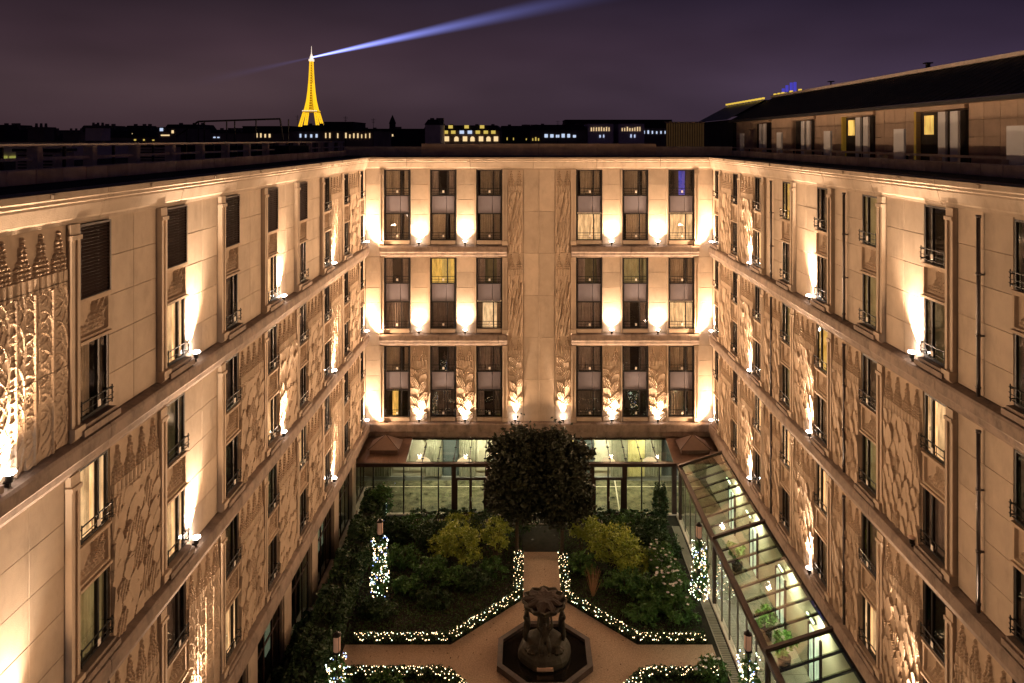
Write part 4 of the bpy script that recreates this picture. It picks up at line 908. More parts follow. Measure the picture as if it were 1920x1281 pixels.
# fallen leaves on the gravel
n = 900; P = np.stack([rng.uniform(-9.2, 9.4, n), rng.uniform(29, 46.8, n), np.full(n, .03)], 1); ax = np.abs(P[:, 0] - GX); ay = np.abs(P[:, 1] - GY)
P = P[(ax < 1.0) | (ay < .9) | (ax + ay < 5.7)]; link('fallen_leaves', leaves(P, .045, 'fallen_leaves', mat('fallen_leaf', (.10, .05, .02), .8, .4)), kind='stuff', label='small brown fallen leaves scattered on the gravel')
# lantern posts wrapped in lit climbers
def lantern(x, y, label, lab2):
    t = thing('lantern_post', label, 'lamp post', (x, y, 0), group='lantern posts in the garden')
    link('pole', cached('lpole', lambda: MB().tube((0, 0, 0), (0, 0, 3.45), .05, .04, 8).box(-.12, .12, -.12, .12, 0, .12).mesh('pole', RAIL)), t)
    link('lantern_cap', cached('lcap', lambda: MB().lathe([(.20, 4.22), (.18, 4.27), (.05, 4.36), (.03, 4.42)], 12).box(-.15, .15, -.15, .15, 3.45, 3.52).mesh('lantern_cap', RAIL)), t)
    link('lantern_glass', cached('lgl', lambda: MB().lathe([(.13, 3.52), (.17, 3.6), (.17, 4.15), (.15, 4.22)], 12).mesh('lantern_glass', LANT, True)), t)
    mb = MB()
    for a in range(4): mb.tube((math.cos(a * 1.571 + .78) * .18, math.sin(a * 1.571 + .78) * .18, 3.5), (math.cos(a * 1.571 + .78) * .18, math.sin(a * 1.571 + .78) * .18, 4.24), .014, n=4)
    link('lantern_frame', cached('lfr', lambda: mb.mesh('lantern_frame', RAIL)), t)
    bl = [(0, 0, .8, .5, .45, .75), (.05, 0, 1.8, .55, .5, .8), (0, 0, 2.7, .42, .4, .6)]
    s_ = shrub('climbing_plant', x, y, bl, 1500, .09, LEAFG, lab2, 'plant', 'lit climbers on the lantern posts')
    k = 210; z = rng.uniform(.1, 3.2, k); a = rng.uniform(0, 6.28, k); r = .42 + .12 * np.sin(z * 2.1) + rng.uniform(-.05, .08, k)
    B = np.stack([r * np.cos(a), r * np.sin(a), z], 1); M = rng.choice([0, 1, 2], k, p=[.4, .22, .38])
    f = thing('fairy_lights', 'white and blue fairy lights wound round the ' + lab2, 'fairy lights', (x, y, 0), group='fairy lights on the climbers')
    link('bulbs', bulbs(B, .032, 'bulbs', [FAIRYW, FAIRYB, FAIRYC], M), f, kind='stuff')
lantern(-8.4, 42.7, 'lantern on a post in the upper left bed by the hedge', 'leafy column round the upper left lantern post')
lantern(-8.4, 32.9, 'lantern on a post at the lower left by the hedge', 'leafy column round the lower left lantern post')
lantern(9.95, 42.3, 'lantern on a post before the first roof beam of the right gallery', 'leafy column round the upper right lantern post')
lantern(9.95, 33.0, 'lantern on a post before the second roof beam of the right gallery', 'leafy column round the lower right lantern post')
k = 40; B = np.stack([rng.uniform(-.4, .4, k), rng.uniform(-.3, .3, k) - .3, rng.uniform(.4, 1.6, k)], 1)
f = thing('fairy_lights', 'small cluster of cool fairy lights in the small tree by the left gallery end', 'fairy lights', (-9.8, 50.2, 0)); link('bulbs', bulbs(B, .04, 'bulbs', [FAIRYW, FAIRYB, FAIRYC], rng.choice([1, 2], k)), f, kind='stuff')
# plants in the right gallery
for y, x, nm in ((45.0, 12.9, 'farthest in the right gallery'), (38.8, 12.6, 'in the middle of the right gallery'), (36.8, 12.9, 'just before the middle of the right gallery'), (30.6, 12.8, 'nearest in the right gallery')):
    t = shrub('potted_plant', x, y, [(0, 0, 1.25, .55, .55, .6)], 420, .15, cached('pgl', lambda: mat('leaf_bright', (.12, .25, .05), .6, .3)), 'leafy green potted plant ' + nm, 'plant', 'potted plants in the right gallery')
    link('pot', cached('pot', lambda: MB().lathe([(.2, .03), (.3, .1), (.34, .55), (.3, .56), (.28, .5)], 16).mesh('pot', DARKM, True)), t)

# ------------------------------------------------------------------ fountain
fo = thing('fountain_basin', 'octagonal dark stone basin with dark water in the middle of the gravel', 'fountain', (GX, GY, 0))
def octo(r, ch=.29):
    k = r * (1 - 2 * ch) ; return [(-k, r), (k, r), (r, k), (r, -k), (k, -r), (-k, -r), (-r, -k), (-r, k)]
ro, ri = octo(2.38), octo(2.12)
for i in range(8):
    j = (i + 1) % 8; a, b, c, d = ro[i], ro[j], ri[j], ri[i]; mb = MB()
    mb.add([(*a, .02), (*b, .02), (*c, .02), (*d, .02), (*a, .32), (*b, .32), (*c, .32), (*d, .32)], [(3, 2, 1, 0), (4, 5, 6, 7), (0, 1, 5, 4), (1, 2, 6, 5), (2, 3, 7, 6), (3, 0, 4, 7)]); part('kerb_stone', mb, BASE, fo)
part('water', MB().add([(*p, .16) for p in octo(2.13)], [tuple(range(7, -1, -1))]), WATER, fo)
st = thing('fountain_statue', 'weathered fountain statue of kneeling figures holding up a scalloped bowl', 'statue', (GX, GY, 0))
st.scale = (.96, .96, .91)
part('plinth', MB().lathe([(1.3, .1), (1.4, .3), (1.38, .5), (1.30, .7), (1.15, .9), (.95, 1.05), (.7, 1.15), (.4, 1.2)], 28, wob=lambda a, z: .03 * math.sin(6 * a)), BRONZE, st)
part('plaque', MB().slab(-.42, .42, -1.43, -1.36, .3, .48, .01), mat('plaque_stone', (.55, .36, .26), .6, .1), st)
part('column', MB().lathe([(.35, .85), (.28, 1.2), (.25, 2.0), (.3, 2.5), (.5, 2.8)], 16), BRONZE, st)
part('bowl', MB().lathe([(.4, 2.62), (.8, 2.78), (1.08, 3.04), (1.17, 3.24), (1.1, 3.25), (.9, 3.12), (.3, 3.0), (.05, 2.98)], 48, wob=lambda a, z: (.07 * math.cos(12 * a) if z > 3.0 else .02 * math.cos(12 * a))), BRONZE, st)
part('foliage_carving', MB().lathe([(.95, 3.08), (.9, 3.28), (.5, 3.42), (.1, 3.38)], 30, wob=lambda a, z: .22 * math.cos(9 * a + z * 9)), mat('bowl_fill', (.035, .022, .016), .8, .4, 8, .5, 20), st)
def figure(ang, rad, kneel, sx=1):
    V = []; E = []; Rd = []
    def v(p, r, par=None):
        V.append(p); Rd.append(r)
        if par is not None: E.append((par, len(V) - 1))
        return len(V) - 1
    hz = .95 if kneel else 1.25
    pel = v((0, 0, hz), .17); ab = v((0, .02, hz + .22), .14, pel); ch = v((0, 0, hz + .46), .18, ab); nk = v((0, -.01, hz + .66), .07, ch); hd = v((0, -.03, hz + .78), .105, nk); tp = v((0, -.01, hz + .93), .085, hd)
    for s in (-1, 1):
        hp = v((s * .11, -.02, hz - .05), .13, pel)
        if kneel:
            kn = v((s * .22, -.42, hz - .12), .095, hp); an = v((s * .2, -.30, hz - .5), .06, kn); v((s * .2, -.46, hz - .54), .045, an)
        else:
            kn = v((s * .13, -.12, hz - .5 + .1), .085, hp); an = v((s * .11, .02, hz - .8), .05, kn); v((s * .12, -.15, hz - .85), .04, an)
        sh = v((s * .20, 0, hz + .56), .085, ch); el = v((s * .38, -.12, hz + .80), .055, sh); wr = v((s * .34, .02, hz + 1.12), .04, el); hn = v((s * .32, .08, hz + 1.26), .045, wr)
        for q in range(3): v((s * (.26 + .05 * q), .10, hz + 1.36), .02, hn)
    me = bpy.data.meshes.new('figure'); me.from_pydata(V, E, []); me.materials.append(BRONZE)
    o = link('figure', me, st, (math.sin(ang) * rad, -math.cos(ang) * rad, .62 if kneel else .38), ang)
    sk = o.modifiers.new('skin', 'SKIN'); sk.use_smooth_shade = True
    for i, r_ in enumerate(Rd): me.skin_vertices[0].data[i].radius = (r_ * 1.4, r_ * 1.4)
    me.skin_vertices[0].data[0].use_root = True
    sb = o.modifiers.new('sub', 'SUBSURF'); sb.levels = 2; sb.render_levels = 2
figure(0, .85, True); figure(R(95), .92, False); figure(R(-95), .92, False); figure(R(180), .62, True)
part('shell', MB().lathe([(.1, .8), (.32, .86), (.36, 1.0), (.2, 1.1), (.05, 1.12)], 18, (.62, -.72), wob=lambda a, z: .12 * math.cos(8 * a)), BRONZE, st)
part('shell', MB().lathe([(.1, .8), (.32, .86), (.36, 1.0), (.2, 1.1), (.05, 1.12)], 18, (-.62, -.72), wob=lambda a, z: .12 * math.cos(8 * a)), BRONZE, st)

# ------------------------------------------------------------------ rooftops
def P3(x, y, Z): return ((x - X0) * Z / F, Z, CH - (y - Y0) * Z / F)
# left terrace railing
def terrace_rail(x, y0, y1, label, step, zt, posts2):
    t = thing('terrace_railing', label, 'railing', (x, y0, 25.03), group='railings on the roof terraces'); L = y1 - y0
    for z in (zt, zt - .45): link('rail', MB().box(-.05, .05, 0, L, z - .05, z + .05).mesh('rail', PARA), t)
    y = 0; pm = MB().box(-.18, .18, -.14, .14, 0, zt - .05).mesh('post', PARA); sm = MB().box(-.04, .04, -.04, .04, 0, zt - .05).mesh('post', RAIL)
    i = 0
    while y < L:
        link('post', pm if i % 2 == 0 else sm, t, (0, y, 0)); y += step; i += 1
terrace_rail(-16.2, 12, 66, 'long low railing with square posts on the left roof terrace', 1.55, 1.08, True)
terrace_rail(16.9, 12, 62, 'low railing with square posts before the rooftop storey on the right', 2.3, .62, True)
mb_ = MB(); t = thing('pipe_frame', 'tubular handrail frame sloping up over the left roof', 'frame', (0, 0, 0)); Zp = 48
pts_ = [(330, 256), (372, 228), (525, 223), (531, 262)]
for a, b in zip(pts_[:-1], pts_[1:]): link('rail', MB().tube(P3(*a, Zp), P3(*b, Zp), .06).mesh('rail', ZINC), t)
for x, y in ((372, 228), (383, 228), (425, 227), (440, 226), (480, 225), (541, 224), (350, 244)): link('post', MB().tube(P3(x, y, Zp), P3(x, 266, Zp), .045).mesh('post', ZINC), t)
link('deck', MB().box(P3(330, 0, Zp)[0], P3(545, 0, Zp)[0], Zp - .3, Zp + 4, 25.04, 25.9).mesh('deck', ROOFD), t)
# vents and chimneys on the left roof
for (x0, x1, yt, Z, nm) in ((160, 189, 240, 60, 'pale square chimney on the left skyline'), (52, 82, 241, 62, 'dark chimney stack with pots near the left edge'), (118, 150, 250, 66, 'low dark roof box between two chimneys')):
    a, b = P3(x0, yt, Z), P3(x1, yt, Z); t = thing('chimney', nm, 'chimney', ((a[0] + b[0]) / 2, Z, 0)); w = (b[0] - a[0]) / 2
    link('stack', MB().box(-w, w, 0, 1.4, 25, a[2]).mesh('stack', FARPALE if 'pale' in nm else FARWALL), t); link('cap', MB().box(-w - .1, w + .1, -.1, 1.5, a[2], a[2] + .12).mesh('cap', FARWALL), t)
    for q in range(3): link('pot', MB().lathe([(.12, a[2] + .12), (.09, a[2] + .45)], 8, (-w * .6 + q * w * .6, .7)).mesh('pot', FARWALL), t)
# low building with a strip of lit windows beyond the left terrace
def far_block(name, x0, x1, yt, Z, depth, wall, label, wins=(), roof=None, parts=()):
    a, b = P3(x0, yt, Z), P3(x1, yt, Z); w = (b[0] - a[0]) / 2; c = (a[0] + b[0]) / 2; H = a[2]
    t = thing(name, label, 'building', (c, Z, 0))
    link('wall', MB().box(-w, w, 0, depth, 0, H).mesh('wall', wall), t)
    if roof == 'mansard':
        q = 10 * Z / F; mb = MB().add([(-w - .2, -.2, H), (w + .2, -.2, H), (w + .2, depth, H), (-w - .2, depth, H), (-w + q * .5, q * .5, H + q), (w - q * .5, q * .5, H + q), (w - q * .5, depth - q * .5, H + q), (-w + q * .5, depth - q * .5, H + q)], [(0, 1, 5, 4), (1, 2, 6, 5), (2, 3, 7, 6), (3, 0, 4, 7), (4, 5, 6, 7)])
        r_ = link('roof', mb.mesh('roof', FARROOF), t)
        for xx in (-w * .6, w * .2, w * .7): link('chimney', MB().box(xx, xx + 6 * Z / F, depth * .4, depth * .4 + 2, H, H + q * 1.35).mesh('chimney', FARWALL), r_)
    elif roof == 'flat': link('roof', MB().box(-w - .2, w + .2, -.2, depth + .2, H, H + 1.5 * Z / F).mesh('roof', FARROOF), t)
    for (wx0, wx1, wy0, wy1, m) in wins:
        wx1 -= random.uniform(0, .35) * (wx1 - wx0); wy0 += random.uniform(0, .35) * (wy1 - wy0)
        p, q = P3(wx0, wy0, Z), P3(wx1, wy1, Z)
        link('window', MB().box(p[0] - c, q[0] - c, -.12, .0, q[2], p[2]).mesh('window', m), t)
    return t, c
def row(x0, x1, n, y0, y1, m, fill=.6, skip=.0, mats=None):
    st_ = (x1 - x0) / n; return [(x0 + i * st_, x0 + i * st_ + st_ * fill, y0, y1, (random.choice(mats) if mats else m)) for i in range(n) if random.random() >= skip]
far_block('low_building', -60, 135, 266, 46, 8, FARPALE, 'low building with a row of greenish windows beyond the left terrace', row(0, 80, 4, 292, 301, FARG, .75) + row(95, 132, 2, 290, 299, FARY, .8), 'flat')
far_block('apartment_building', 190, 330, 258, 260, 20, FARWALL, 'low dark apartment block left of the pipe frame', row(200, 320, 7, 261, 264, FARY, .25, .5), 'flat')
far_block('apartment_building', 296, 330, 240, 180, 20, FARWALL, 'small block with bright lights at its top left of the pipe frame', [(300, 306, 240, 246, FARC), (322, 327, 242, 250, FARW), (302, 320, 252, 255, FARW)], 'flat')
far_block('apartment_building', 345, 550, 250, 230, 25, FARWALL, 'long dark block seen through the pipe frame', row(348, 415, 9, 256, 259, FARC, .55, .1) + row(480, 512, 4, 249, 258, FARW, .4), 'flat')
far_block('apartment_building', 545, 700, 246, 150, 20, FARWALL, 'long building with arched lit windows below the golden tower', row(562, 602, 4, 251, 258, FARC, .35) + row(610, 700, 12, 249, 259, FARW, .32, .1), 'flat')
far_block('apartment_building', 608, 662, 230, 320, 25, FARROOF, 'dark roof block right of the golden tower', (), 'flat')
far_block('apartment_building', 455, 545, 238, 400, 25, FARROOF, 'dark distant block left of the golden tower', (), 'flat')
far_block('apartment_building', 680, 800, 243, 300, 25, FARROOF, 'dark low roofs with a few lights before the small spire', row(690, 780, 8, 250, 256, FARW, .22, .3), 'flat')
t, c = far_block('mansion', 812, 937, 245, 200, 22, FARWALL, 'mansion with rows of brightly lit arched and dormer windows', [], 'mansard')
Z = 200
def fw(t, c, x0, x1, y0, y1, m, arch=False):
    p, q = P3(x0, y0, Z), P3(x1, y1, Z); mb = MB(); a0, a1, z0, z1 = p[0] - c, q[0] - c, q[2], p[2]
    if arch:
        r_ = (a1 - a0) / 2; vs = [(a0, -.3, z0), (a1, -.3, z0)] + [((a0 + a1) / 2 + r_ * math.cos(k * math.pi / 8), -.3, z1 - r_ + r_ * math.sin(k * math.pi / 8)) for k in range(9)]; mb.add(vs, [tuple(range(len(vs)))])
    else: mb.box(a0, a1, -.3, -.05, z0, z1)
    link('window', mb.mesh('window', m), t)
for i, x in enumerate((834, 852, 868, 882, 898, 912, 926)): fw(t, c, x, x + 8, 256, 265, FARW, i in (1, 3, 5))
for i, x in enumerate((832, 846, 862, 877, 892, 907, 921)): fw(t, c, x, x + 8, 245, 251, FARC if i in (2, 3) else FARY)
for x in (841, 871, 900): fw(t, c, x, x + 8, 235, 241, FARY)
far_block('gable_house', 797, 826, 234, 190, 10, FARPALE, 'pale gabled house wall left of the mansion', [], 'mansard')
far_block('apartment_building', 935, 1015, 246, 260, 25, FARROOF, 'dark low roofs between the mansion and the domed block', row(950, 1010, 5, 258, 263, FARY, .2, .3), 'mansard')
far_block('apartment_building', 995, 1100, 244, 210, 25, FARWALL, 'dark block with a row of bluish windows right of the mansion', row(1021, 1085, 6, 251, 258, FARC, .6) + row(998, 1014, 3, 257, 264, FARY, .5), 'mansard')
for x0, x1 in ((1102, 1150), (1160, 1208)): far_block('curved_roof_building', x0, x1, 232, 210, 25, cached('farvio', lambda: mat('far_violet_wall', (.6, .5, .6), .9, .1)), 'pale modern block with a row of slit windows, ' + ('left of the two' if x0 == 1102 else 'right of the two'), row(x0 + 6, x1 - 4, 8, 238, 246, FARW, .35) + row(x0 + 22, x0 + 36, 2, 252, 258, FARC, .4), 'flat')
far_block('apartment_building', 1206, 1262, 240, 230, 25, FARWALL, 'bluish block with cool windows before the slatted screen', row(1206, 1262, 7, 244, 251, FARC, .45), 'flat')
far_block('apartment_building', 1060, 1260, 226, 420, 30, FARROOF, 'dark distant ridge of roofs above the modern blocks', (), 'flat')
# filler skyline, each block its own building, in rows at growing distance
sk = ['narrow', 'broad', 'stepped', 'low', 'tall', 'plain']
for i in range(34):
    x = -60 + i * 41 + random.uniform(-8, 8); w = random.uniform(22, 70); y = random.uniform(241, 257); Z = 500 + (i * 173 % 700)
    if 520 < x + w / 2 < 660: y = random.uniform(240, 246)
    left = 'left of the golden tower' if x < 560 else 'right of the golden tower'
    far_block('apartment_building', x, x + w, y, Z, 40, FARROOF, f'dark building far on the skyline {left}', row(x, x + w, 5, y + 4, y + 6, FARY, .12, .55, [FARY, FARC, FARW]), 'mansard' if i % 2 else 'flat')['group' if False else 0]['group'] = 'far dark buildings on the skyline'
# church spire
a = P3(735, 250, 600); t = thing('church_spire', 'small dark church tower with pointed top on the skyline', 'church', (a[0], 600, 0)); q = 600 / F
link('tower', MB().box(-5 * q, 5 * q, 0, 10 * q, 0, a[2] + 18 * q).mesh('tower', FARROOF), t); link('spire', MB().lathe([(7 * q, a[2] + 18 * q), (4 * q, a[2] + 26 * q), (.2, a[2] + 34 * q)], 8, (0, 5 * q)).mesh('spire', FARROOF), t)
link('nave', MB().box(-40 * q, -5 * q, 2 * q, 10 * q, 0, a[2] + 8 * q).mesh('nave', FARROOF), t)

# lattice tower, its golden floodlighting put into the materials as glow
TZ = 2354.0; TX = (584 - X0) * TZ / F
tw = thing('lattice_tower', 'tall iron lattice tower lit gold against the night sky', 'tower', (TX, TZ, 0))
lv = [(0, 62, 26), (57, 35, 14), (62, 33, 13.5), (115, 20.5, 8.5), (120, 18, 8), (150, 12.5, 6.4), (180, 9.3, 5), (210, 7.2, 7.2), (240, 5.7, 5.7), (276, 4.5, 4.5)]
def tower_half(z):
    for (a, ha, _), (b, hb, _2) in zip(lv[:-1], lv[1:]):
        if a <= z <= b: return ha + (hb - ha) * (z - a) / (b - a)
    return 4.5
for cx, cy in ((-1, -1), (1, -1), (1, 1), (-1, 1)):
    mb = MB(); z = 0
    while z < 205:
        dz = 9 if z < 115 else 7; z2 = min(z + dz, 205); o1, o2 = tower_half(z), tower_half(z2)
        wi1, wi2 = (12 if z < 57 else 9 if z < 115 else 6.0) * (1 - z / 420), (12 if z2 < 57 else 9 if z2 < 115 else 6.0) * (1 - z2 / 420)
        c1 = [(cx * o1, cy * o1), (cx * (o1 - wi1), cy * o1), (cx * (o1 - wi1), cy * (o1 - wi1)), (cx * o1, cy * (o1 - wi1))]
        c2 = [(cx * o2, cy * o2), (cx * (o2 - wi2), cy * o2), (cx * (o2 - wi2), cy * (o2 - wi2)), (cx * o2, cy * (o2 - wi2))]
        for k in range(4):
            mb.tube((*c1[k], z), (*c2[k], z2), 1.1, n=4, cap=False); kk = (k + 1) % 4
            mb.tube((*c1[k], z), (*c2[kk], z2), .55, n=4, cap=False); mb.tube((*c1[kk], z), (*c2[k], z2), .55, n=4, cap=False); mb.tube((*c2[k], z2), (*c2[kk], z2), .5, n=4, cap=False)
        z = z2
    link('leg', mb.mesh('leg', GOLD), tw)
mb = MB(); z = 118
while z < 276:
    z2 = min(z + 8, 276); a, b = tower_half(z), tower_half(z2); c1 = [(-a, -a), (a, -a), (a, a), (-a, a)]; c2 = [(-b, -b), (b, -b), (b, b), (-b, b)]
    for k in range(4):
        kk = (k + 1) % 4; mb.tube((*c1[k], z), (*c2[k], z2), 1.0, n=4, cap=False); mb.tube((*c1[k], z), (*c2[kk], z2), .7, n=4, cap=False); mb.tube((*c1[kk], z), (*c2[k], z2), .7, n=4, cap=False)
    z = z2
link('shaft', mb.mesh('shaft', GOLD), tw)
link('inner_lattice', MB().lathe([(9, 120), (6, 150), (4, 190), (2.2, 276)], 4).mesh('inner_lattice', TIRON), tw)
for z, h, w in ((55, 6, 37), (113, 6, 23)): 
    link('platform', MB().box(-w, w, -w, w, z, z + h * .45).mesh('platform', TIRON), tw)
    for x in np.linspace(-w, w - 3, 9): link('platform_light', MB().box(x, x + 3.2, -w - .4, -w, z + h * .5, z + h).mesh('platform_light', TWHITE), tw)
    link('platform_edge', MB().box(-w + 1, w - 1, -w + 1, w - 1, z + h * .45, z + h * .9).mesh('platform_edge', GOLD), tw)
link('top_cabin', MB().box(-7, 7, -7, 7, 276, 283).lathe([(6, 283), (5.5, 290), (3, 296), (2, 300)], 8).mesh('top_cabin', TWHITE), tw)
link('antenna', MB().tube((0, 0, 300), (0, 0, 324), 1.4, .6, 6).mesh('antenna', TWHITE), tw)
# the searchlight beam, as lit air
def beam(d, L, r0, r1, k, nm, lab):
    mb = MB().lathe([(r0, 0), (r1, L)], 24)
    m = bpy.data.materials.new(nm); m.use_nodes = True; t = m.node_tree; t.nodes.clear()
    o = t.nodes.new('ShaderNodeOutputMaterial'); e = t.nodes.new('ShaderNodeEmission'); tc = t.nodes.new('ShaderNodeTexCoord'); s = t.nodes.new('ShaderNodeSeparateXYZ')
    t.links.new(tc.outputs['Object'], s.inputs[0])
    def M(op, a, b=None, c=None):
        n = t.nodes.new('ShaderNodeMath'); n.operation = op
        for i, q in enumerate((a, b, c)):
            if q is None: continue
            if isinstance(q, (int, float)): n.inputs[i].default_value = q
            else: t.links.new(q, n.inputs[i])
        return n.outputs[0]
    u = M('DIVIDE', s.outputs['Z'], L); R_ = M('MULTIPLY_ADD', u, r1 - r0, r0)
    rr = M('DIVIDE', M('SQRT', M('ADD', M('MULTIPLY', s.outputs['X'], s.outputs['X']), M('MULTIPLY', s.outputs['Y'], s.outputs['Y']))), R_)
    rad = M('POWER', M('MAXIMUM', M('SUBTRACT', 1.0, rr), 0.0), 1.3)
    fall = M('MULTIPLY', M('EXPONENT', M('MULTIPLY', u, -2.8)), M('POWER', M('MAXIMUM', M('SUBTRACT', 1.0, u), 0.0), .8))
    st_ = M('MULTIPLY', M('DIVIDE', M('MULTIPLY', rad, fall), R_), k)
    t.links.new(st_, e.inputs['Strength']); e.inputs[0].default_value = (.27, .32, 1, 1); t.links.new(e.outputs[0], o.inputs['Volume'])
    m.cycles.volume_step_rate = .02
    bo = link('searchlight_beam', mb.mesh('searchlight_beam', m), None, (TX, TZ, 288), kind='stuff', label=lab)
    bo.rotation_euler = Vector(d).to_track_quat('Z', 'Y').to_euler(); bo.data.materials[0] = m
dirb = Vector((738, -931, 0)).normalized()
BEAM_K = 2.3
beam(dirb, 1500, 3.2, 27, BEAM_K, 'beam_air', 'blue-white searchlight beam crossing the sky from the tower top')
beam(-dirb, 1500, 3.2, 40, BEAM_K * .014, 'beam_air_faint', 'faint return beam on the left side of the tower top')

# ------------------------------------------------------------------ rooftop storey on the right
ph = thing('rooftop_storey', 'set back rooftop storey with long dark sloping zinc roof on the right', 'building', (18, 0, 25.03))
PY0, PY1 = 14.0, 63.0; PH = 2.75
def pp(name, mb, m, parent=ph, **k): return link(name, mb.mesh(name, m), parent, **k)
pp('wall', MB().box(.3, 12, PY0, PY1, 0, PH), PENT)
bs = .7
nrow = 4; ncol = int((PY1 - PY0) / 1.0)
slabm = MB().box(0, .3, .01, .985, .008, PH / nrow - .008).mesh('cladding_slab', PENT)
doors = [55.8, 47.3, 39.5, 31.6, 23.7]
for i in range(ncol):
    y = PY0 + i
    if any(abs(y + .5 - (d + .6)) < 2.1 for d in doors): continue
    for r_ in range(nrow): link('cladding_slab', slabm, ph, (0, y, r_ * PH / nrow))
for i, d in enumerate(doors):
    lit = i in (2, 3)
    dr = pp('door', MB().box(.2, .29, d + 1.0, d + 2.4, 0, PH - .25), ROOM)
    pp('glow', MB().box(.12, .19, d + 1.3, d + 1.95, 1.5, PH - .4), CURTY if lit else ROOM, dr)
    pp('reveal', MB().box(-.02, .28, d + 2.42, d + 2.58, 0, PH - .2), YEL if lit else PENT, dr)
    for yy in (d - .9, d): pp('screen_panel', MB().slab(yy, yy + .55, -.1, .0, .0, PH - .25).box(yy, yy + .55, -.1, 0, 0, .02), PANELW) if False else pp('screen_panel', MB().box(-.35, -.25, yy - .55, yy, 0.0, PH - .3), PANELW)
    pp('recess', MB().box(.1, .29, d - 1.5, d + .7, 0, PH - .25), ROOM)
    pp('lintel', MB().box(-.12, .3, d - 1.5, d + 2.7, PH - .2, PH - .02), PENT)
    pp('screen_panel', MB().box(-1.2, -1.1, d + 1.2, d + 2.1, 0, 1.75), PANELW)
# eave and roof
pp('eave', MB().box(-.5, .5, PY0, PY1 + .3, PH, PH + .16), PENT)
pp('gutter', MB().box(-.62, -.48, PY0, PY1 + .3, PH - .02, PH + .14), ZINC)
rf = pp('roof', MB().add([(-.5, PY0, PH + .165), (-.5, PY1 + .3, PH + .165), (3.2, PY1 + .3, PH + 2.1), (3.2, PY0, PH + 2.1), (12, PY0, PH + 2.1), (12, PY1 + .3, PH + 2.1), (12, PY0, PH + .165), (12, PY1 + .3, PH + .165)], [(0, 3, 2, 1), (3, 4, 5, 2), (1, 2, 5, 7), (0, 6, 4, 3)]), ZINC)
sm_ = MB().bar((-.5, 0, PH + .19), (3.2, 0, PH + 2.13), .025).mesh('roof_seam', ZINC)
y = PY0 + .3
while y < PY1: link('roof_seam', sm_, rf, (0, y, 0)); y += .62
pp('ridge_cap', MB().box(3.0, 3.5, PY0, PY1 + .3, PH + 2.1, PH + 2.28), PARA)
# far end volume with lamp-lit edge
fe_ = pp('end_wall', MB().box(-.2, 10, PY1 + .31, 75, 0, 3.0), FARROOF)
er = pp('end_roof', MB().add([(-.6, PY1 + .6, 3.0), (-.6, 75, 3.0), (2.6, 75, 4.7), (2.6, PY1 + .6, 4.7), (10, 75, 4.7), (10, PY1 + .6, 4.7)], [(0, 3, 2, 1), (3, 5, 4, 2), (1, 2, 4)]), mat('pale_zinc', (.22, .22, .23), .5, .2, 1))
rlm = cached('ridge_lamp', lambda: mat('ridge_lamp_yellow', (.8, .6, .1), .6, 0, emit=(.9, .6, .08), estr=.9))
mb = MB()
for i in range(20):
    if random.random() < (i - 8) * .03: continue
    y = 75 - i * .95; s_ = .12 if i < 12 else .08; mb.box(2.4 if y > 63 else 3.1, 2.55 if y > 63 else 3.25, y - s_ * 2.5, y + s_ * 2, (4.75 if y > 63.4 else PH + 2.3), (4.9 if y > 63.4 else PH + 2.42))
link('ridge_lights', mb.mesh('ridge_lights', rlm), ph, kind='stuff')
# slatted screen
sc = thing('slatted_screen', 'slatted screen wall catching yellow light beyond the back right corner', 'screen', (0, 0, 0))
Zs = 66; x0, x1 = P3(1250, 0, Zs)[0], P3(1320, 0, Zs)[0]; zt_ = P3(0, 231, Zs)[2]
link('backing', MB().box(x0, x1, Zs + .2, Zs + .5, 25.03, zt_).mesh('backing', ROOM), sc)
nsl = 16; slm = MB().box(0, .12, 0, .15, 25.04, zt_ - .02).mesh('slat', cached('slatm', lambda: mat('lit_slat_wood', (.30, .20, .08), .8, .2, emit=(.5, .26, .1), estr=.05)))  # yellow light on the slats is put in as a faint glow
for i in range(nsl): link('slat', slm, sc, (x0 + (x1 - x0 - .12) * i / (nsl - 1), Zs, 0))
link('top_rail', MB().box(x0 - .1, x1 + .1, Zs - .1, Zs + .4, zt_, zt_ + .12).mesh('top_rail', PENT), sc)
# blue lit thing above the ridge
t = thing('rooftop_sign', 'small blue lit mast box above the dark zinc roof ridge', 'sign', (0, 0, 0)); Zq = 160
for x, y0_, y1_ in ((1467, 166, 178), (1474, 160, 172), (1482, 155, 174), (1489, 154, 172)):
    a, b = P3(x, y0_, Zq), P3(x + 4.5, y1_, Zq); link('blue_panel', MB().box(a[0], b[0], Zq, Zq + .4, b[2], a[2]).mesh('blue_panel', BLUESIGN), t)
for x in (1472, 1478): a, b = P3(x, 174, Zq), P3(x + 4, 180, Zq); link('lamp', MB().box(a[0], b[0], Zq - .3, Zq, b[2], a[2]).mesh('lamp', FARY), t)
a, b = P3(1466, 180, Zq), P3(1494, 184, Zq); link('block', MB().box(a[0], b[0], Zq, Zq + 5, 0, a[2]).mesh('block', FARROOF), t)
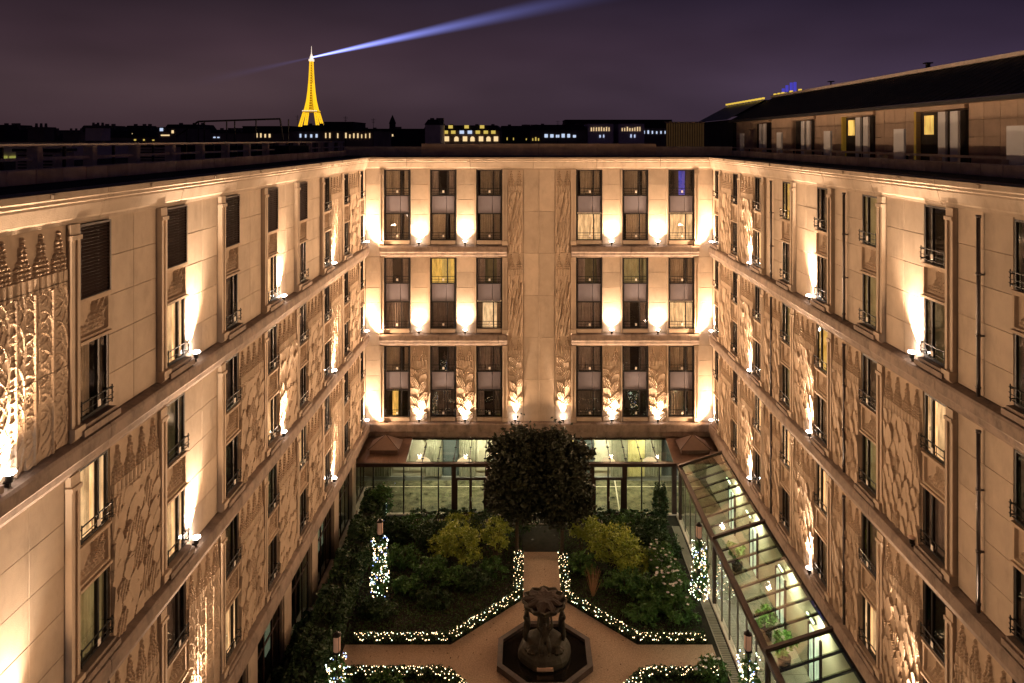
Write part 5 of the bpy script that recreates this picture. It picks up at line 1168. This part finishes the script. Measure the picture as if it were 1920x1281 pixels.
# antennas on the ridge
for i, (x, yy) in enumerate(((1558, 146), (1740, 128))):
    Zq = 21.2 * F / (x - X0); a = P3(x, yy + 14, Zq); t = thing('roof_vent', 'small vent pipe on the zinc roof ridge, ' + ('farther one' if i == 0 else 'nearer one'), 'vent', (a[0], Zq, 0), group='vents on the ridge')
    link('pipe', MB().tube((0, 0, 29.0), (0, 0, 30.3), .05 if i == 0 else .12).mesh('pipe', RAIL), t); link('cap', MB().box(-.18, .18, -.18, .18, 30.3, 30.36).mesh('cap', RAIL), t)
# clutter on the roofs: vents, ducts, cables and aerials against the sky
for i, (x, y, w, h, nm) in enumerate(((-19.5, 30, 1.6, .9, 'boxy vent unit on the left roof nearest the camera'), (-20.5, 41, 2.2, 1.0, 'wide vent unit on the left roof beyond the railing'), (-18.5, 60.5, 1.3, .75, 'small vent unit at the back left roof corner'), (-3.5, 63, 2.4, .7, 'low duct box behind the back parapet on the left'), (6.5, 64, 1.8, .75, 'low duct box behind the back parapet on the right'))):
    t = thing('vent_unit', nm, 'roof vent', (x, y, 25.04), group='vent units on the flat roofs')
    link('housing', MB().slab(-w / 2, w / 2, -.6, .6, 0, h * .85, .03).mesh('housing', PARA), t)
    link('lid', MB().box(-w / 2 - .08, w / 2 + .08, -.68, .68, h * .87, h).mesh('lid', ZINC), t)
    mb = MB()
    for q in range(5): mb.box(-w / 2 + .12, w / 2 - .12, -.64, -.605, h * (.12 + q * .14), h * (.12 + q * .14) + .05)
    link('louvres', mb.mesh('louvres', RAIL), t, kind='stuff')
for i, (x, yt, Z, nm) in enumerate(((700, 222, 150, 'thin aerial on the skyline left of the mansion'), (648, 218, 150, 'thin aerial right of the golden tower'), (1046, 226, 200, 'thin aerial above the dark block right of the mansion'), (558, 216, 190, 'thin aerial just left of the golden tower'))):
    a = P3(x, yt, Z); t = thing('aerial', nm, 'antenna', (a[0], Z, 0), group='aerials on the far roofs'); q = Z / F
    link('mast', MB().tube((0, 0, 20), (0, 0, a[2]), .07, .04, 5).mesh('mast', RAIL), t)
    mb = MB()
    for k in range(3): mb.tube((-4 * q + k * q * .6, 0, a[2] - (2 + 3 * k) * q), (4 * q - k * q * .6, 0, a[2] - (2 + 3 * k) * q), .04, n=4)
    link('cross_bars', mb.mesh('cross_bars', RAIL), t)
